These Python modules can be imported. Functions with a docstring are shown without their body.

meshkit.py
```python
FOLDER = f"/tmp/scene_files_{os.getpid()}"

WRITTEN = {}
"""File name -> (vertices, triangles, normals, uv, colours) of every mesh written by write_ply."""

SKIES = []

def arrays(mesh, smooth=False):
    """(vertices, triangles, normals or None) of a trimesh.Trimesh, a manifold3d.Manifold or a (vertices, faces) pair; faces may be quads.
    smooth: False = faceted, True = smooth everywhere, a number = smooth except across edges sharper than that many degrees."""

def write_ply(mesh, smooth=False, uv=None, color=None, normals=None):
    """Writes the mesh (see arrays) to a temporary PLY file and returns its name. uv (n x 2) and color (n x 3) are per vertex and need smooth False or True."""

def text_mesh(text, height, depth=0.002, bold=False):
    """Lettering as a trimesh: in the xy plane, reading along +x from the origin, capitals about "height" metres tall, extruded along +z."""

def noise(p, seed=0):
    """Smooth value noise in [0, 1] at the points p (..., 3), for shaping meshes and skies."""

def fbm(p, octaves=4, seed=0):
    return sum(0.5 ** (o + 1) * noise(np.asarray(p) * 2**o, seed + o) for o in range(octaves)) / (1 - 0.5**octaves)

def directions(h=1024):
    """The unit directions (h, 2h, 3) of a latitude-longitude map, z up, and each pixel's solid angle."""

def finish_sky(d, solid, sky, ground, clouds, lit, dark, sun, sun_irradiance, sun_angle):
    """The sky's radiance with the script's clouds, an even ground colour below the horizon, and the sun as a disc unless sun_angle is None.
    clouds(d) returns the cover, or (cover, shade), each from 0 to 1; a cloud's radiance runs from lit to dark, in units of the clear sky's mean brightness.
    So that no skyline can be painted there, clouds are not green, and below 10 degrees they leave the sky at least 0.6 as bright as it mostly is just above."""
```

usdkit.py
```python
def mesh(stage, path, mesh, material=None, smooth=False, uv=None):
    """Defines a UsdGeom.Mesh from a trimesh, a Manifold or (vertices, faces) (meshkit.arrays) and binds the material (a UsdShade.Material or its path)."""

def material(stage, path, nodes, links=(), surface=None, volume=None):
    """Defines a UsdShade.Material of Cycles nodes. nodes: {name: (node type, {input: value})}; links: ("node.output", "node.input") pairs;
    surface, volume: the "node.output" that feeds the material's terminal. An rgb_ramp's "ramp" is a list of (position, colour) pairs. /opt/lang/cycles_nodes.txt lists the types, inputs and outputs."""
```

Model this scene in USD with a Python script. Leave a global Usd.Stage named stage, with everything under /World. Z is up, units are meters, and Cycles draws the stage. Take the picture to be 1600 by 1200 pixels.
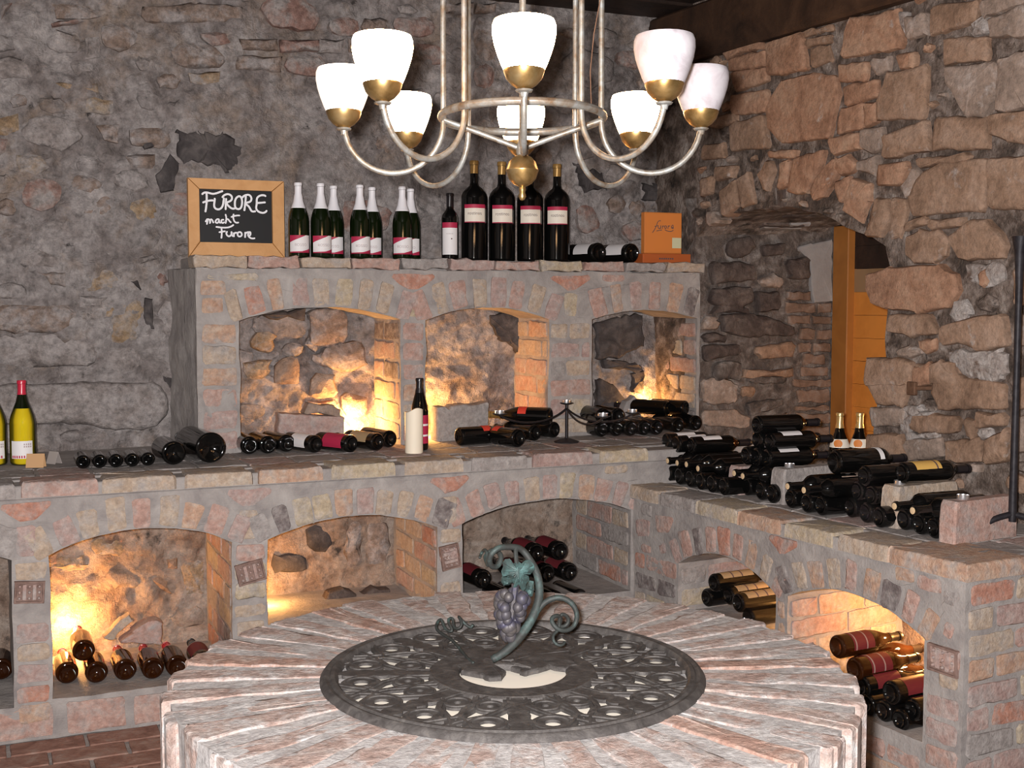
import math, random
import numpy as np, trimesh, usdkit, meshkit
from pxr import Usd, UsdGeom, UsdLux, UsdShade, Gf, Sdf
from shapely.geometry import Polygon, LineString, Point, box as sbox
from shapely.ops import unary_union
from shapely import affinity

stage = Usd.Stage.CreateInMemory()
UsdGeom.SetStageUpAxis(stage, 'Z'); UsdGeom.SetStageMetersPerUnit(stage, 1.0)
UsdGeom.Xform.Define(stage, '/World'); UsdGeom.Scope.Define(stage, '/World/Looks')
rng = random.Random(7); nrg = np.random.default_rng(7)
A = np.array

# ---------------------------------------------------------------- camera, lights, exposure
YAW, PITCH, FPX = math.radians(23.68), math.atan(130 / 1900.), 1900.
CAM = A([-2.551, -4.521, 1.55])
RGT = A([math.cos(YAW), -math.sin(YAW), 0.]); FH = A([math.sin(YAW), math.cos(YAW), 0.]); ZZ = A([0, 0, 1.])
FWD = FH * math.cos(PITCH) - ZZ * math.sin(PITCH); UPV = FH * math.sin(PITCH) + ZZ * math.cos(PITCH)
def mat4(x, y, z, t):
    return Gf.Matrix4d(*x, 0, *y, 0, *z, 0, *t, 1)
cam = UsdGeom.Camera.Define(stage, '/World/Camera')
cam.AddTransformOp().Set(mat4(RGT.tolist(), UPV.tolist(), (-FWD).tolist(), CAM.tolist()))
cam.CreateHorizontalApertureAttr(36.0); cam.CreateVerticalApertureAttr(27.0)
cam.CreateFocalLengthAttr(36.0 * FPX / 1600); cam.CreateClippingRangeAttr(Gf.Vec2f(0.05, 100))
cam.CreateExposureAttr(0.0)
FLASH, NICHE, LAMP = 75.0, 1.0, 1.0
fl = UsdLux.DiskLight.Define(stage, '/World/camera_flash')
fl.CreateRadiusAttr(0.03); fl.CreateNormalizeAttr(True); fl.CreateIntensityAttr(FLASH); fl.CreateColorAttr(Gf.Vec3f(1.0, .96, .95))
fl.AddTransformOp().Set(mat4(RGT.tolist(), UPV.tolist(), (-FWD).tolist(), (CAM - RGT * .05 + UPV * .035 + FWD * .02).tolist()))
dome = UsdLux.DomeLight.Define(stage, '/World/ambient_dome'); dome.CreateIntensityAttr(0.02); dome.CreateColorAttr(Gf.Vec3f(1, .9, .85))
def lamp(name, p, power, col=(1, .47, .13), r=.022):
    l = UsdLux.SphereLight.Define(stage, '/World/' + name)
    l.CreateRadiusAttr(r); l.CreateNormalizeAttr(True); l.CreateIntensityAttr(power); l.CreateColorAttr(Gf.Vec3f(*col))
    l.AddTranslateOp().Set(Gf.Vec3d(*map(float, p)))
lamp('niche_light_001', (-2.255, .475, .27), 3.6 * NICHE, r=.015)
lamp('niche_light_002', (-1.50, .40, .36), 1.5 * NICHE)
lamp('niche_light_003', (-1.00, .82, 1.00), 4.2 * NICHE)
lamp('niche_light_004', (-.68, .82, 1.00), 4.2 * NICHE)
lamp('niche_light_005', (.56, .86, 1.06), 1. * NICHE)
lamp('niche_light_006', (.42, -.72, .32), 2. * NICHE)
lamp('niche_light_007', (.520, -1.212, .39), 3.2 * NICHE)
lamp('passage_light', (1.25, -.55, 1.0), 2.2 * NICHE, (1, .55, .2), .05)

# ---------------------------------------------------------------- pixels of the photograph -> points on planes of the room
def ray(x, y):
    return FWD + RGT * ((x - 800) / FPX) - UPV * ((y - 600) / FPX)
def hit(x, y, n, c):
    d = ray(x, y); n = A(n, float)
    return CAM + d * ((c - n @ CAM) / (n @ d))
def onz(x, y, z): return hit(x, y, (0, 0, 1), z)
def onv(x, y, v): return hit(x, y, (0, 1, 0), v)
def depth(x, y, d): return CAM + ray(x, y) * (d / (ray(x, y) @ FH))
WN = A([.9967, .081, 0]); WD = A([.081, -.9967, 0]); ROFF = .7076        # the right wall's normal (into the wall), its run towards the camera, its distance
ZB, ZR, ZL = .92, .765, 1.732                                            # bench top, right bench top, ledge top
FR = {'back': (A([0, 0, 0.]), A([1., 0, 0]), ZZ, A([0, -1., 0])),
      'upper': (A([0, .55, 0]), A([1., 0, 0]), ZZ, A([0, -1., 0])),
      'wall': (A([0, .93, 0]), A([1., 0, 0]), ZZ, A([0, -1., 0])),
      'jamb': (A([0, .58, 0]), A([1., 0, 0]), ZZ, A([0, -1., 0])),
      'low': (A([0, .58, 0]), A([1., 0, 0]), ZZ, A([0, -1., 0])),
      'rb': (A([0, 0, 0.]), WD, ZZ, -WN),
      'rw': (WN * ROFF, WD, ZZ, -WN)}
def topf(z): return (A([0, 0, z]), A([1., 0, 0]), A([0, 1., 0]), ZZ)
def revu(u): return (A([u, 0, 0.]), A([0, -1., 0]), ZZ, A([-1., 0, 0]))  # faces -u; ex = -v
def revs(s): return (WD * s, WN, ZZ, WD)                                 # faces +s; ex = into the wall
def to2(fr, x, y):
    o, ex, ey, en = fr; p = hit(x, y, en, en @ o) - o
    return (p @ ex, p @ ey)
def P3(fr, q, h=0.):
    o, ex, ey, en = fr
    return o + ex * q[0] + ey * q[1] + en * h
def zoom(pts, fr, ox, oy, s):
    return [to2(fr, ox + s * x, oy + s * y) for x, y in pts]

# ---------------------------------------------------------------- materials
LK = '/World/Looks/'
def principled(name, col=None, ramp=None, scale=8, detail=6, rough=.85, metal=0., bump=0., bscale=40, bdist=.01, smear=None, smear_scale=12, smear_at=(.5, .62), spots=None, spot_scale=20, spot_at=(.6,.68), dist=.6, spec=.3, speck=0., speck_amt=.4, **kw):
    n = {'p': ('principled_bsdf', dict(roughness=rough, metallic=metal, specular_ior_level=spec, **kw))}; L = []
    if ramp:
        n['g'] = ('geometry', {}); n['no'] = ('noise_texture', dict(scale=scale, detail=detail, roughness=.62, distortion=dist)); n['ra'] = ('rgb_ramp', dict(ramp=ramp))
        L += [('g.position', 'no.vector'), ('no.fac', 'ra.fac')]; out = 'ra.color'
        if smear:
            n['sn'] = ('noise_texture', dict(scale=smear_scale, detail=8, roughness=.7, distortion=.4)); n['sr'] = ('map_range', dict(from_min=smear_at[0], from_max=smear_at[1], to_min=0., to_max=1., clamp=True)); n['sm'] = ('mix_color', dict(b=smear))
            L += [('g.position', 'sn.vector'), ('sn.fac', 'sr.value'), ('sr.result', 'sm.fac'), (out, 'sm.a')]; out = 'sm.result'
        if spots:
            n['tn'] = ('noise_texture', dict(scale=spot_scale, detail=7, roughness=.65, w=3., dimensions='4D')); n['tr'] = ('map_range', dict(from_min=spot_at[0], from_max=spot_at[1], to_min=0., to_max=1., clamp=True)); n['tm'] = ('mix_color', dict(b=spots))
            L += [('g.position', 'tn.vector'), ('tn.fac', 'tr.value'), ('tr.result', 'tm.fac'), (out, 'tm.a')]; out = 'tm.result'
        if speck:
            n['hn'] = ('noise_texture', dict(scale=speck, detail=6, roughness=.75)); n['hr'] = ('rgb_ramp', dict(ramp=[(.32, (1 - speck_amt,) * 3), (.5, (1.,) * 3), (.7, (1 + speck_amt,) * 3)])); n['hm'] = ('mix_color', dict(blend_type='multiply', fac=1., use_clamp=False))
            L += [('g.position', 'hn.vector'), ('hn.fac', 'hr.fac'), ('hr.color', 'hm.b'), (out, 'hm.a')]; out = 'hm.result'
        L.append((out, 'p.base_color'))
    else:
        n['p'][1]['base_color'] = col
    if bump:
        n.setdefault('g', ('geometry', {})); n['bn'] = ('noise_texture', dict(scale=bscale, detail=9, roughness=.68)); n['bu'] = ('bump', dict(strength=bump, distance=bdist))
        L += [('g.position', 'bn.vector'), ('bn.fac', 'bu.height'), ('bu.normal', 'p.normal')]
    return usdkit.material(stage, LK + name, n, L, surface='p.BSDF')
def sc(c, k): return tuple(x * k for x in c)
MORT = (.31, .285, .27)
M = {}
M['mortar'] = principled('mortar', ramp=[(.3, (.22, .2, .195)), (.5, (.31, .285, .27)), (.72, (.4, .37, .35))], scale=9, bump=.55, bscale=45, bdist=.012)
TONES = {'pink': [(.3, (.33, .205, .17)), (.5, (.42, .27, .225)), (.7, (.47, .36, .315))], 'tan': [(.3, (.35, .27, .205)), (.5, (.43, .335, .255)), (.7, (.47, .40, .33))],
         'red': [(.3, (.35, .16, .115)), (.5, (.43, .215, .155)), (.7, (.46, .31, .25))], 'rose': [(.3, (.32, .215, .195)), (.5, (.39, .275, .245)), (.7, (.45, .37, .34))],
         'dark': [(.3, (.11, .09, .088)), (.5, (.18, .15, .145)), (.7, (.33, .3, .28))], 'buff': [(.3, (.37, .295, .205)), (.5, (.44, .36, .255)), (.7, (.48, .41, .34))],
         'grey': [(.3, (.23, .205, .195)), (.5, (.3, .27, .255)), (.7, (.37, .34, .325))], 'salmon': [(.3, (.37, .225, .16)), (.5, (.45, .295, .21)), (.7, (.48, .38, .3))]}
for k, r in TONES.items():
    M['b_' + k] = principled('brick_' + k, ramp=r, scale=22, smear=(.345, .32, .305), smear_scale=15, smear_at=(.46, .70), spots=(.2, .165, .155), spot_scale=34, spot_at=(.66, .76), bump=.7, bscale=55, bdist=.012, speck=60, speck_amt=.25)
MIX = ['pink', 'tan', 'rose', 'pink', 'salmon', 'rose', 'grey', 'tan', 'buff', 'rose', 'pink', 'salmon', 'tan', 'rose', 'red', 'pink', 'tan', 'dark']
M['stamp_brown'] = principled('stamped_brick_brown', ramp=[(.3, (.14, .085, .07)), (.6, (.24, .16, .135))], scale=30, bump=.4, bscale=60, bdist=.006)
def brickmat(k=None): return M['b_' + (k or rng.choice(MIX))]
M['wall'] = principled('back_wall_plaster', ramp=[(.28, (.12, .10, .092)), (.43, (.235, .205, .195)), (.55, (.33, .30, .29)), (.74, (.46, .42, .405))], scale=5.5, detail=12, smear=(.27, .205, .16), smear_scale=3.4, smear_at=(.52, .68), spots=(.06, .052, .05), spot_scale=11, spot_at=(.62, .70), bump=.8, bscale=16, bdist=.06, speck=26, speck_amt=.45)
M['ws_grey'] = principled('wall_stone_grey', ramp=[(.3, (.17, .145, .135)), (.5, (.29, .255, .24)), (.7, (.38, .345, .33))], scale=9, smear=(.33, .30, .29), smear_scale=9, smear_at=(.44, .58), spots=(.07, .06, .058), spot_scale=14, spot_at=(.62, .7), bump=1., bscale=35, bdist=.018, speck=40, speck_amt=.45)
M['ws_brown'] = principled('wall_stone_brown', ramp=[(.3, (.16, .115, .09)), (.5, (.26, .195, .16)), (.7, (.34, .275, .235))], scale=9, smear=(.32, .29, .28), smear_scale=9, smear_at=(.46, .6), spots=(.07, .055, .05), spot_scale=14, spot_at=(.6, .69), bump=1., bscale=35, bdist=.018, speck=40, speck_amt=.45)
M['ws_ochre'] = principled('wall_stone_ochre', ramp=[(.3, (.22, .14, .08)), (.5, (.33, .23, .14)), (.7, (.38, .3, .22))], scale=10, smear=(.32, .29, .275), smear_scale=9, smear_at=(.45, .6), bump=1., bscale=35, bdist=.018, speck=40, speck_amt=.45)
M['ws_red'] = principled('wall_stone_reddish', ramp=[(.3, (.2, .11, .09)), (.5, (.29, .185, .155)), (.7, (.35, .275, .245))], scale=9, smear=(.32, .29, .275), smear_scale=9, smear_at=(.45, .6), bump=1., bscale=35, bdist=.018, speck=40, speck_amt=.45)
M['dark_tone'] = principled('dark_plaster', ramp=[(.3, (.035, .03, .03)), (.5, (.06, .052, .052)), (.7, (.12, .105, .1))], scale=14, bump=.6, bscale=40, bdist=.015)  # near-black tone; on the back wall it paints the shade inside recesses
M['rs_mortar'] = principled('right_wall_mortar', ramp=[(.3, (.05, .04, .034)), (.46, (.15, .11, .088)), (.58, (.3, .24, .205)), (.74, (.46, .41, .37))], scale=11, spots=(.05, .04, .035), spot_scale=13, spot_at=(.58, .66), bump=1., bscale=40, bdist=.03, speck=45, speck_amt=.3)
M['rs_orange'] = principled('sandstone_orange', ramp=[(.3, (.22, .115, .07)), (.5, (.35, .2, .128)), (.7, (.41, .27, .185))], scale=7, bump=.7, bscale=34, bdist=.016, smear=(.4, .34, .3), smear_at=(.62, .72), speck=45, speck_amt=.3)
M['rs_brown'] = principled('sandstone_brown', ramp=[(.3, (.18, .11, .072)), (.5, (.29, .185, .125)), (.7, (.36, .25, .185))], scale=7, bump=.7, bscale=34, bdist=.016, smear=(.38, .33, .3), smear_at=(.6, .72), speck=45, speck_amt=.3)
M['rs_grey'] = principled('sandstone_grey', ramp=[(.3, (.2, .15, .12)), (.5, (.3, .225, .18)), (.7, (.38, .31, .27))], scale=7, bump=.7, bscale=34, bdist=.016, smear=(.42, .37, .34), smear_at=(.56, .7), speck=45, speck_amt=.3)
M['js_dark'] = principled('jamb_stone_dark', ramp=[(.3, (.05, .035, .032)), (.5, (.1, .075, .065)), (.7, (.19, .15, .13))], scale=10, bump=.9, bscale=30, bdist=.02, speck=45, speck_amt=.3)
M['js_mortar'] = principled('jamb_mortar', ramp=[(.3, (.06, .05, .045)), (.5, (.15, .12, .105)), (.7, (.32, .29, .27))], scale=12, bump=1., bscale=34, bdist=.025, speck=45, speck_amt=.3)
M['jb_brick'] = principled('jamb_brick', ramp=[(.3, (.13, .08, .055)), (.5, (.2, .13, .095)), (.7, (.27, .19, .15))], scale=12, smear=(.25, .22, .2), smear_at=(.55, .7), bump=.7, bscale=35, bdist=.015)
M['plaster'] = principled('grey_plaster', ramp=[(.3, (.22, .205, .2)), (.5, (.28, .265, .26)), (.7, (.33, .31, .3))], scale=6, bump=.3, bscale=40, bdist=.01)
M['niche_stone'] = principled('niche_back_stone', ramp=[(.3, (.17, .11, .08)), (.46, (.3, .22, .17)), (.6, (.38, .31, .26)), (.75, (.45, .39, .34))], scale=7, spots=(.06, .05, .045), spot_scale=8, spot_at=(.6, .68), bump=1., bscale=22, bdist=.03, speck=45, speck_amt=.3)
M['tabletop'] = principled('table_brick', ramp=[(.28, (.25, .17, .14)), (.45, (.35, .255, .22)), (.6, (.40, .325, .29)), (.75, (.47, .43, .41))], scale=15, smear=(.46, .44, .43), smear_scale=13, smear_at=(.48, .66), spots=(.13, .105, .1), spot_scale=38, spot_at=(.65, .75), bump=.8, bscale=50, bdist=.014, speck=60, speck_amt=.35)
M['tabletop_red'] = principled('table_brick_red', ramp=[(.28, (.25, .145, .11)), (.45, (.34, .215, .17)), (.6, (.38, .285, .24)), (.75, (.46, .4, .37))], scale=15, smear=(.46, .44, .43), smear_scale=13, smear_at=(.52, .7), spots=(.12, .09, .08), spot_scale=38, spot_at=(.64, .74), bump=.8, bscale=50, bdist=.014, speck=60, speck_amt=.35)
M['limewash'] = principled('table_mortar', ramp=[(.3, (.29, .265, .255)), (.5, (.39, .37, .36)), (.7, (.47, .455, .445))], scale=14, spots=(.3, .22, .19), spot_scale=16, spot_at=(.56, .68), bump=.6, bscale=55, bdist=.012, speck=60, speck_amt=.35)
M['cream'] = principled('cream_slab', ramp=[(.3, (.75, .68, .58)), (.6, (.85, .8, .72))], scale=8, rough=.7)
M['floor'] = principled('floor_brick', ramp=[(.3, (.16, .08, .06)), (.5, (.27, .15, .115)), (.7, (.33, .24, .2))], scale=14, bump=.5, bscale=40, bdist=.01)
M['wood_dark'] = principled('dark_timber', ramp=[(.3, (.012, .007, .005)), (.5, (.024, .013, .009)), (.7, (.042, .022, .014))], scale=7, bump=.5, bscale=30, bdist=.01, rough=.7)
M['wood_beam'] = principled('brown_beam_timber', ramp=[(.3, (.02, .01, .006)), (.5, (.045, .022, .012)), (.7, (.075, .038, .02))], scale=6, bump=.5, bscale=30, bdist=.01, rough=.7)
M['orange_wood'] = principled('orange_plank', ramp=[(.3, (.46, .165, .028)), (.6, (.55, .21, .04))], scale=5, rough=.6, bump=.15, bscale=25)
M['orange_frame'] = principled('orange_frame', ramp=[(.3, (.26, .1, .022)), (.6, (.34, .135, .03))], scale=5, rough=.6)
M['shaded_plank'] = principled('shaded_plank', ramp=[(.3, (.2, .12, .06)), (.6, (.26, .16, .085))], scale=5, rough=.7)
M['iron'] = principled('black_iron', ramp=[(.3, (.012, .011, .014)), (.7, (.035, .032, .036))], scale=40, rough=.5, metal=.3, bump=.2, bscale=120, bdist=.003)
M['rust'] = principled('rusty_iron', ramp=[(.3, (.07, .035, .02)), (.7, (.16, .085, .05))], scale=40, rough=.8)
M['cast'] = principled('cast_iron', ramp=[(.3, (.036, .032, .03)), (.5, (.064, .058, .055)), (.66, (.1, .092, .086)), (.75, (.13, .095, .07))], scale=38, rough=.6, metal=.25, bump=.5, bscale=110, bdist=.004)
M['verdigris'] = principled('verdigris', ramp=[(.34, (.026, .026, .024)), (.5, (.031, .036, .034)), (.7, (.055, .09, .084))], scale=28, rough=.6, metal=.2, bump=.3, bscale=120, bdist=.003)
M['leaf'] = principled('verdigris_leaf', ramp=[(.34, (.03, .036, .034)), (.5, (.038, .062, .059)), (.7, (.08, .155, .15))], scale=40, rough=.55, metal=.2, bump=.3, bscale=120, bdist=.003)
M['grape'] = principled('grape_metal', ramp=[(.32, (.075, .066, .06)), (.52, (.052, .048, .058)), (.68, (.045, .043, .09))], scale=30, rough=.5, metal=.2, bump=.3, bscale=150, bdist=.002)
M['arm'] = principled('patinated_silver_gilt', ramp=[(.3, (.17, .11, .065)), (.48, (.24, .22, .19)), (.65, (.3, .31, .3))], scale=35, rough=.42, metal=.6, bump=.2, bscale=150, bdist=.002)
M['brass'] = principled('aged_brass', ramp=[(.3, (.22, .13, .045)), (.5, (.36, .23, .09)), (.7, (.44, .32, .16))], scale=25, rough=.34, metal=.9)
M['shade'] = principled('alabaster_shade', ramp=[(.3, (.22, .195, .205)), (.5, (.31, .285, .3)), (.7, (.36, .345, .355))], scale=20, rough=.5)
def emit(name, col, s):
    return usdkit.material(stage, LK + name, {'e': ('emission', dict(color=col, strength=s)), 'd': ('diffuse_bsdf', dict(color=(.8, .78, .75))), 'a': ('add_closure', {})}, [('e.emission', 'a.closure1'), ('d.BSDF', 'a.closure2')], surface='a.closure')
M['shade_lit'] = emit('lit_alabaster_shade', (1, .56, .25), 18.0 * LAMP)
M['shade_dim'] = emit('dim_alabaster_shade', (1, .8, .6), .5 * LAMP)
def gloss(name, col, rough=.065, **kw): return principled(name, col=col, rough=rough, spec=kw.pop('spec', .55), **kw)
M['glass_dark'] = gloss('dark_bottle_glass', (.003, .003, .003))
M['glass_green'] = gloss('dark_green_bottle_glass', (.004, .008, .002))
def thin_glass(name, col, ior=1.45):
    return usdkit.material(stage, LK + name, {'p': ('principled_bsdf', dict(base_color=col, roughness=.05, transmission_weight=.3, ior=ior))}, surface='p.BSDF')
M['glass_brown'] = thin_glass('brown_bottle_glass', (.03, .008, .002))
M['glass_yellow'] = usdkit.material(stage, LK + 'yellow_wine_glass', {'w': ('layer_weight', dict(blend=.35)), 'r': ('rgb_ramp', dict(ramp=[(0, (.85, .66, .02)), (.14, (.7, .5, .015)), (.24, (.16, .14, .008)), (.4, (.02, .02, .004)), (1, (.01, .01, .003))])), 'p': ('principled_bsdf', dict(roughness=.03, transmission_weight=.35, ior=1.4))}, [('w.facing', 'r.fac'), ('r.color', 'p.base_color')], surface='p.BSDF')
for k, c in dict(white=(.72, .7, .7), cream=(.74, .68, .58), crimson=(.40, .022, .065), red=(.52, .03, .05), gold=(.62, .38, .1), beige=(.36, .26, .145), ink=(.12, .08, .08), grey_ink=(.4, .33, .33), orange=(.6, .2, .045), stamp=(.55, .55, .36), cork=(.62, .46, .28), wax=(.78, .7, .56), slate=(.004, .004, .005), chalk=(.75, .75, .78), boxred=(.42, .1, .025), maroon=(.12, .014, .02), dullpink=(.26, .18, .165), card=(.5, .3, .15), cardgrey=(.36, .32, .3), redprint=(.6, .05, .03)).items():
    M[k] = gloss('paint_' + k, c, rough=.55, spec=.3)
M['foil_white'] = gloss('white_foil', (.78, .77, .8), .35); M['foil_red'] = gloss('red_foil', (.5, .02, .05), .3); M['foil_gold'] = gloss('gold_foil', (.7, .48, .2), .3, metal=.7); M['foil_bronze'] = gloss('bronze_foil', (.42, .25, .08), .3, metal=.5); M['foil_black'] = gloss('black_foil', (.012, .01, .012), .3)
M['tin'] = gloss('aluminium', (.8, .8, .82), .25, metal=.9)
M['frame'] = principled('oak_frame', ramp=[(.3, (.48, .24, .085)), (.6, (.56, .3, .12))], scale=14, rough=.5, bump=.1)

# ---------------------------------------------------------------- scene graph helpers
used = {}
def numbered(parent, name):
    k = (parent, name); used[k] = used.get(k, -1) + 1
    return name if used[k] == 0 else f'{name}_{used[k]:03d}'
BASE = {}
def keys(p, **kw):
    for k, v in kw.items():
        if v: p.SetCustomDataByKey(k, v)
def thing(name, label, cat, loc=(0, 0, 0), group=None, kind=None, matrix=None):
    path = '/World/' + numbered('/World', name); x = UsdGeom.Xform.Define(stage, path)
    if matrix is not None: x.AddTransformOp().Set(matrix)
    elif any(loc): x.AddTranslateOp().Set(Gf.Vec3d(*map(float, loc)))
    keys(x.GetPrim(), label=label, category=cat, group=group, kind=kind); BASE[path] = A(loc, float)
    return path
def V(mesh):
    if hasattr(mesh, 'vertices'): return np.array(mesh.vertices, float), np.array(mesh.faces)
    v, f = mesh; f = np.asarray(f)
    return np.asarray(v, float), (np.vstack([f[:, [0, 1, 2]], f[:, [0, 2, 3]]]) if f.shape[1] == 4 else f)
def part(parent, name, mesh, m, smooth=35, label=None, kind=None):
    v, f = V(mesh); root = '/'.join(parent.split('/')[:3])
    path = parent + '/' + numbered(parent, name)
    p = usdkit.mesh(stage, path, trimesh.Trimesh(v - BASE.get(root, 0), f, process=False), M[m] if isinstance(m, str) else m, smooth=smooth).GetPrim()
    keys(p, label=label, kind=kind)
    return path
def single(name, mesh, m, label=None, cat=None, group=None, kind=None, smooth=35):
    v, f = V(mesh); path = '/World/' + numbered('/World', name)
    p = usdkit.mesh(stage, path, trimesh.Trimesh(v, f, process=False), M[m] if isinstance(m, str) else m, smooth=smooth).GetPrim()
    keys(p, label=label, category=cat, group=group, kind=kind)
    return path
MASTERS = {}
def place(key, maker, name, label, cat, matrix, group=None):
    """The first of a kind is built with its parts; every further one references it."""
    if key not in MASTERS:
        MASTERS[key] = thing(name, label, cat, group=group, matrix=matrix); maker(MASTERS[key])
        return MASTERS[key]
    p = thing(name, label, cat, group=group, matrix=matrix); pr = stage.GetPrimAtPath(p)
    pr.GetReferences().AddInternalReference(MASTERS[key]); pr.SetInstanceable(True)
    return p

# ---------------------------------------------------------------- mesh helpers
def cat(*ms): return trimesh.util.concatenate([trimesh.Trimesh(*V(m), process=False) for m in ms])
def lathe(prof, n=28):
    prof = [(max(r, 0), z) for r, z in prof]; v, f = [], []
    a = np.arange(n) * 2 * np.pi / n
    for r, z in prof: v += [(r * c, r * s, z) for c, s in zip(np.cos(a), np.sin(a))]
    for i in range(len(prof) - 1):
        for j in range(n):
            k = (j + 1) % n
            p, q, r_, s_ = i * n + j, i * n + k, (i + 1) * n + k, (i + 1) * n + j
            if prof[i][0] > 0: f.append((p, q, r_))
            if prof[i + 1][0] > 0: f.append((p, r_, s_))
    return A(v), A(f)
def tube(pts, r, n=8, cap=True):
    p = A(pts, float); t = np.gradient(p, axis=0); t /= np.linalg.norm(t, axis=1, keepdims=True) + 1e-12
    r = np.broadcast_to(r, (len(p),)); a = np.cross(t[0], [0, 0, 1.]); a = a if np.linalg.norm(a) > .1 else np.cross(t[0], [1., 0, 0]); a /= np.linalg.norm(a)
    ang = np.arange(n) * 2 * np.pi / n; v = []
    for i in range(len(p)):
        a = a - t[i] * (a @ t[i]); a /= np.linalg.norm(a); b = np.cross(t[i], a)
        v.append(p[i] + r[i] * (np.cos(ang)[:, None] * a + np.sin(ang)[:, None] * b))
    f = [(i * n + j, i * n + (j + 1) % n, (i + 1) * n + (j + 1) % n, (i + 1) * n + j) for i in range(len(p) - 1) for j in range(n)]
    f = [t_ for q in f for t_ in ((q[0], q[1], q[2]), (q[0], q[2], q[3]))]; v = np.vstack(v)
    if cap:
        m = len(v); v = np.vstack([v, p[0], p[-1]])
        f += [(m, (j + 1) % n, j) for j in range(n)] + [(m + 1, (len(p) - 1) * n + j, (len(p) - 1) * n + (j + 1) % n) for j in range(n)]
    return v, A(f)
def spline(pts, n=40):
    from scipy.interpolate import CubicSpline
    p = A(pts, float); d = np.r_[0, np.cumsum(np.linalg.norm(np.diff(p, axis=0), axis=1))]
    return CubicSpline(d, p)(np.linspace(0, d[-1], n))
def boxm(lo, hi, bev=.004):
    lo, hi = A(lo, float), A(hi, float); c, h = (lo + hi) / 2, (hi - lo) / 2; b = min(bev, h.min() * .45)
    pts = [c + A([sx * (h[0] - (k != 0) * b), sy * (h[1] - (k != 1) * b), sz * (h[2] - (k != 2) * b)]) for sx in (-1, 1) for sy in (-1, 1) for sz in (-1, 1) for k in range(3)]
    return trimesh.convex.convex_hull(A(pts))
def moved(mesh, R, t):
    v, f = V(mesh)
    return v @ A(R, float).T + A(t, float), f
def rough(mesh, edge, amp, scale, seed=0):
    v, f = V(mesh); v, f = trimesh.remesh.subdivide_to_size(v, f, edge, max_iter=12)
    m = trimesh.Trimesh(v, f, process=True); q = m.vertices * scale
    m.vertices = m.vertices + amp * 2 * (np.stack([meshkit.fbm(q + 37.1 * k, 3, seed + k) for k in range(3)], 1) - .5)
    return m
def extrude(poly, fr, h0, h1):
    m = trimesh.creation.extrude_polygon(poly, h1 - h0, engine='earcut'); v = np.array(m.vertices); o, ex, ey, en = fr
    return o + v[:, :1] * ex + v[:, 1:2] * ey + (v[:, 2:] + h0) * en, np.array(m.faces)
def densify(q, step):
    q = A(q, float); out = []
    for a, b in zip(q, np.roll(q, -1, 0)):
        n = max(1, int(round(np.linalg.norm(b - a) / step))); out += [a + (b - a) * k / n for k in range(n)]
    return A(out)
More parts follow.
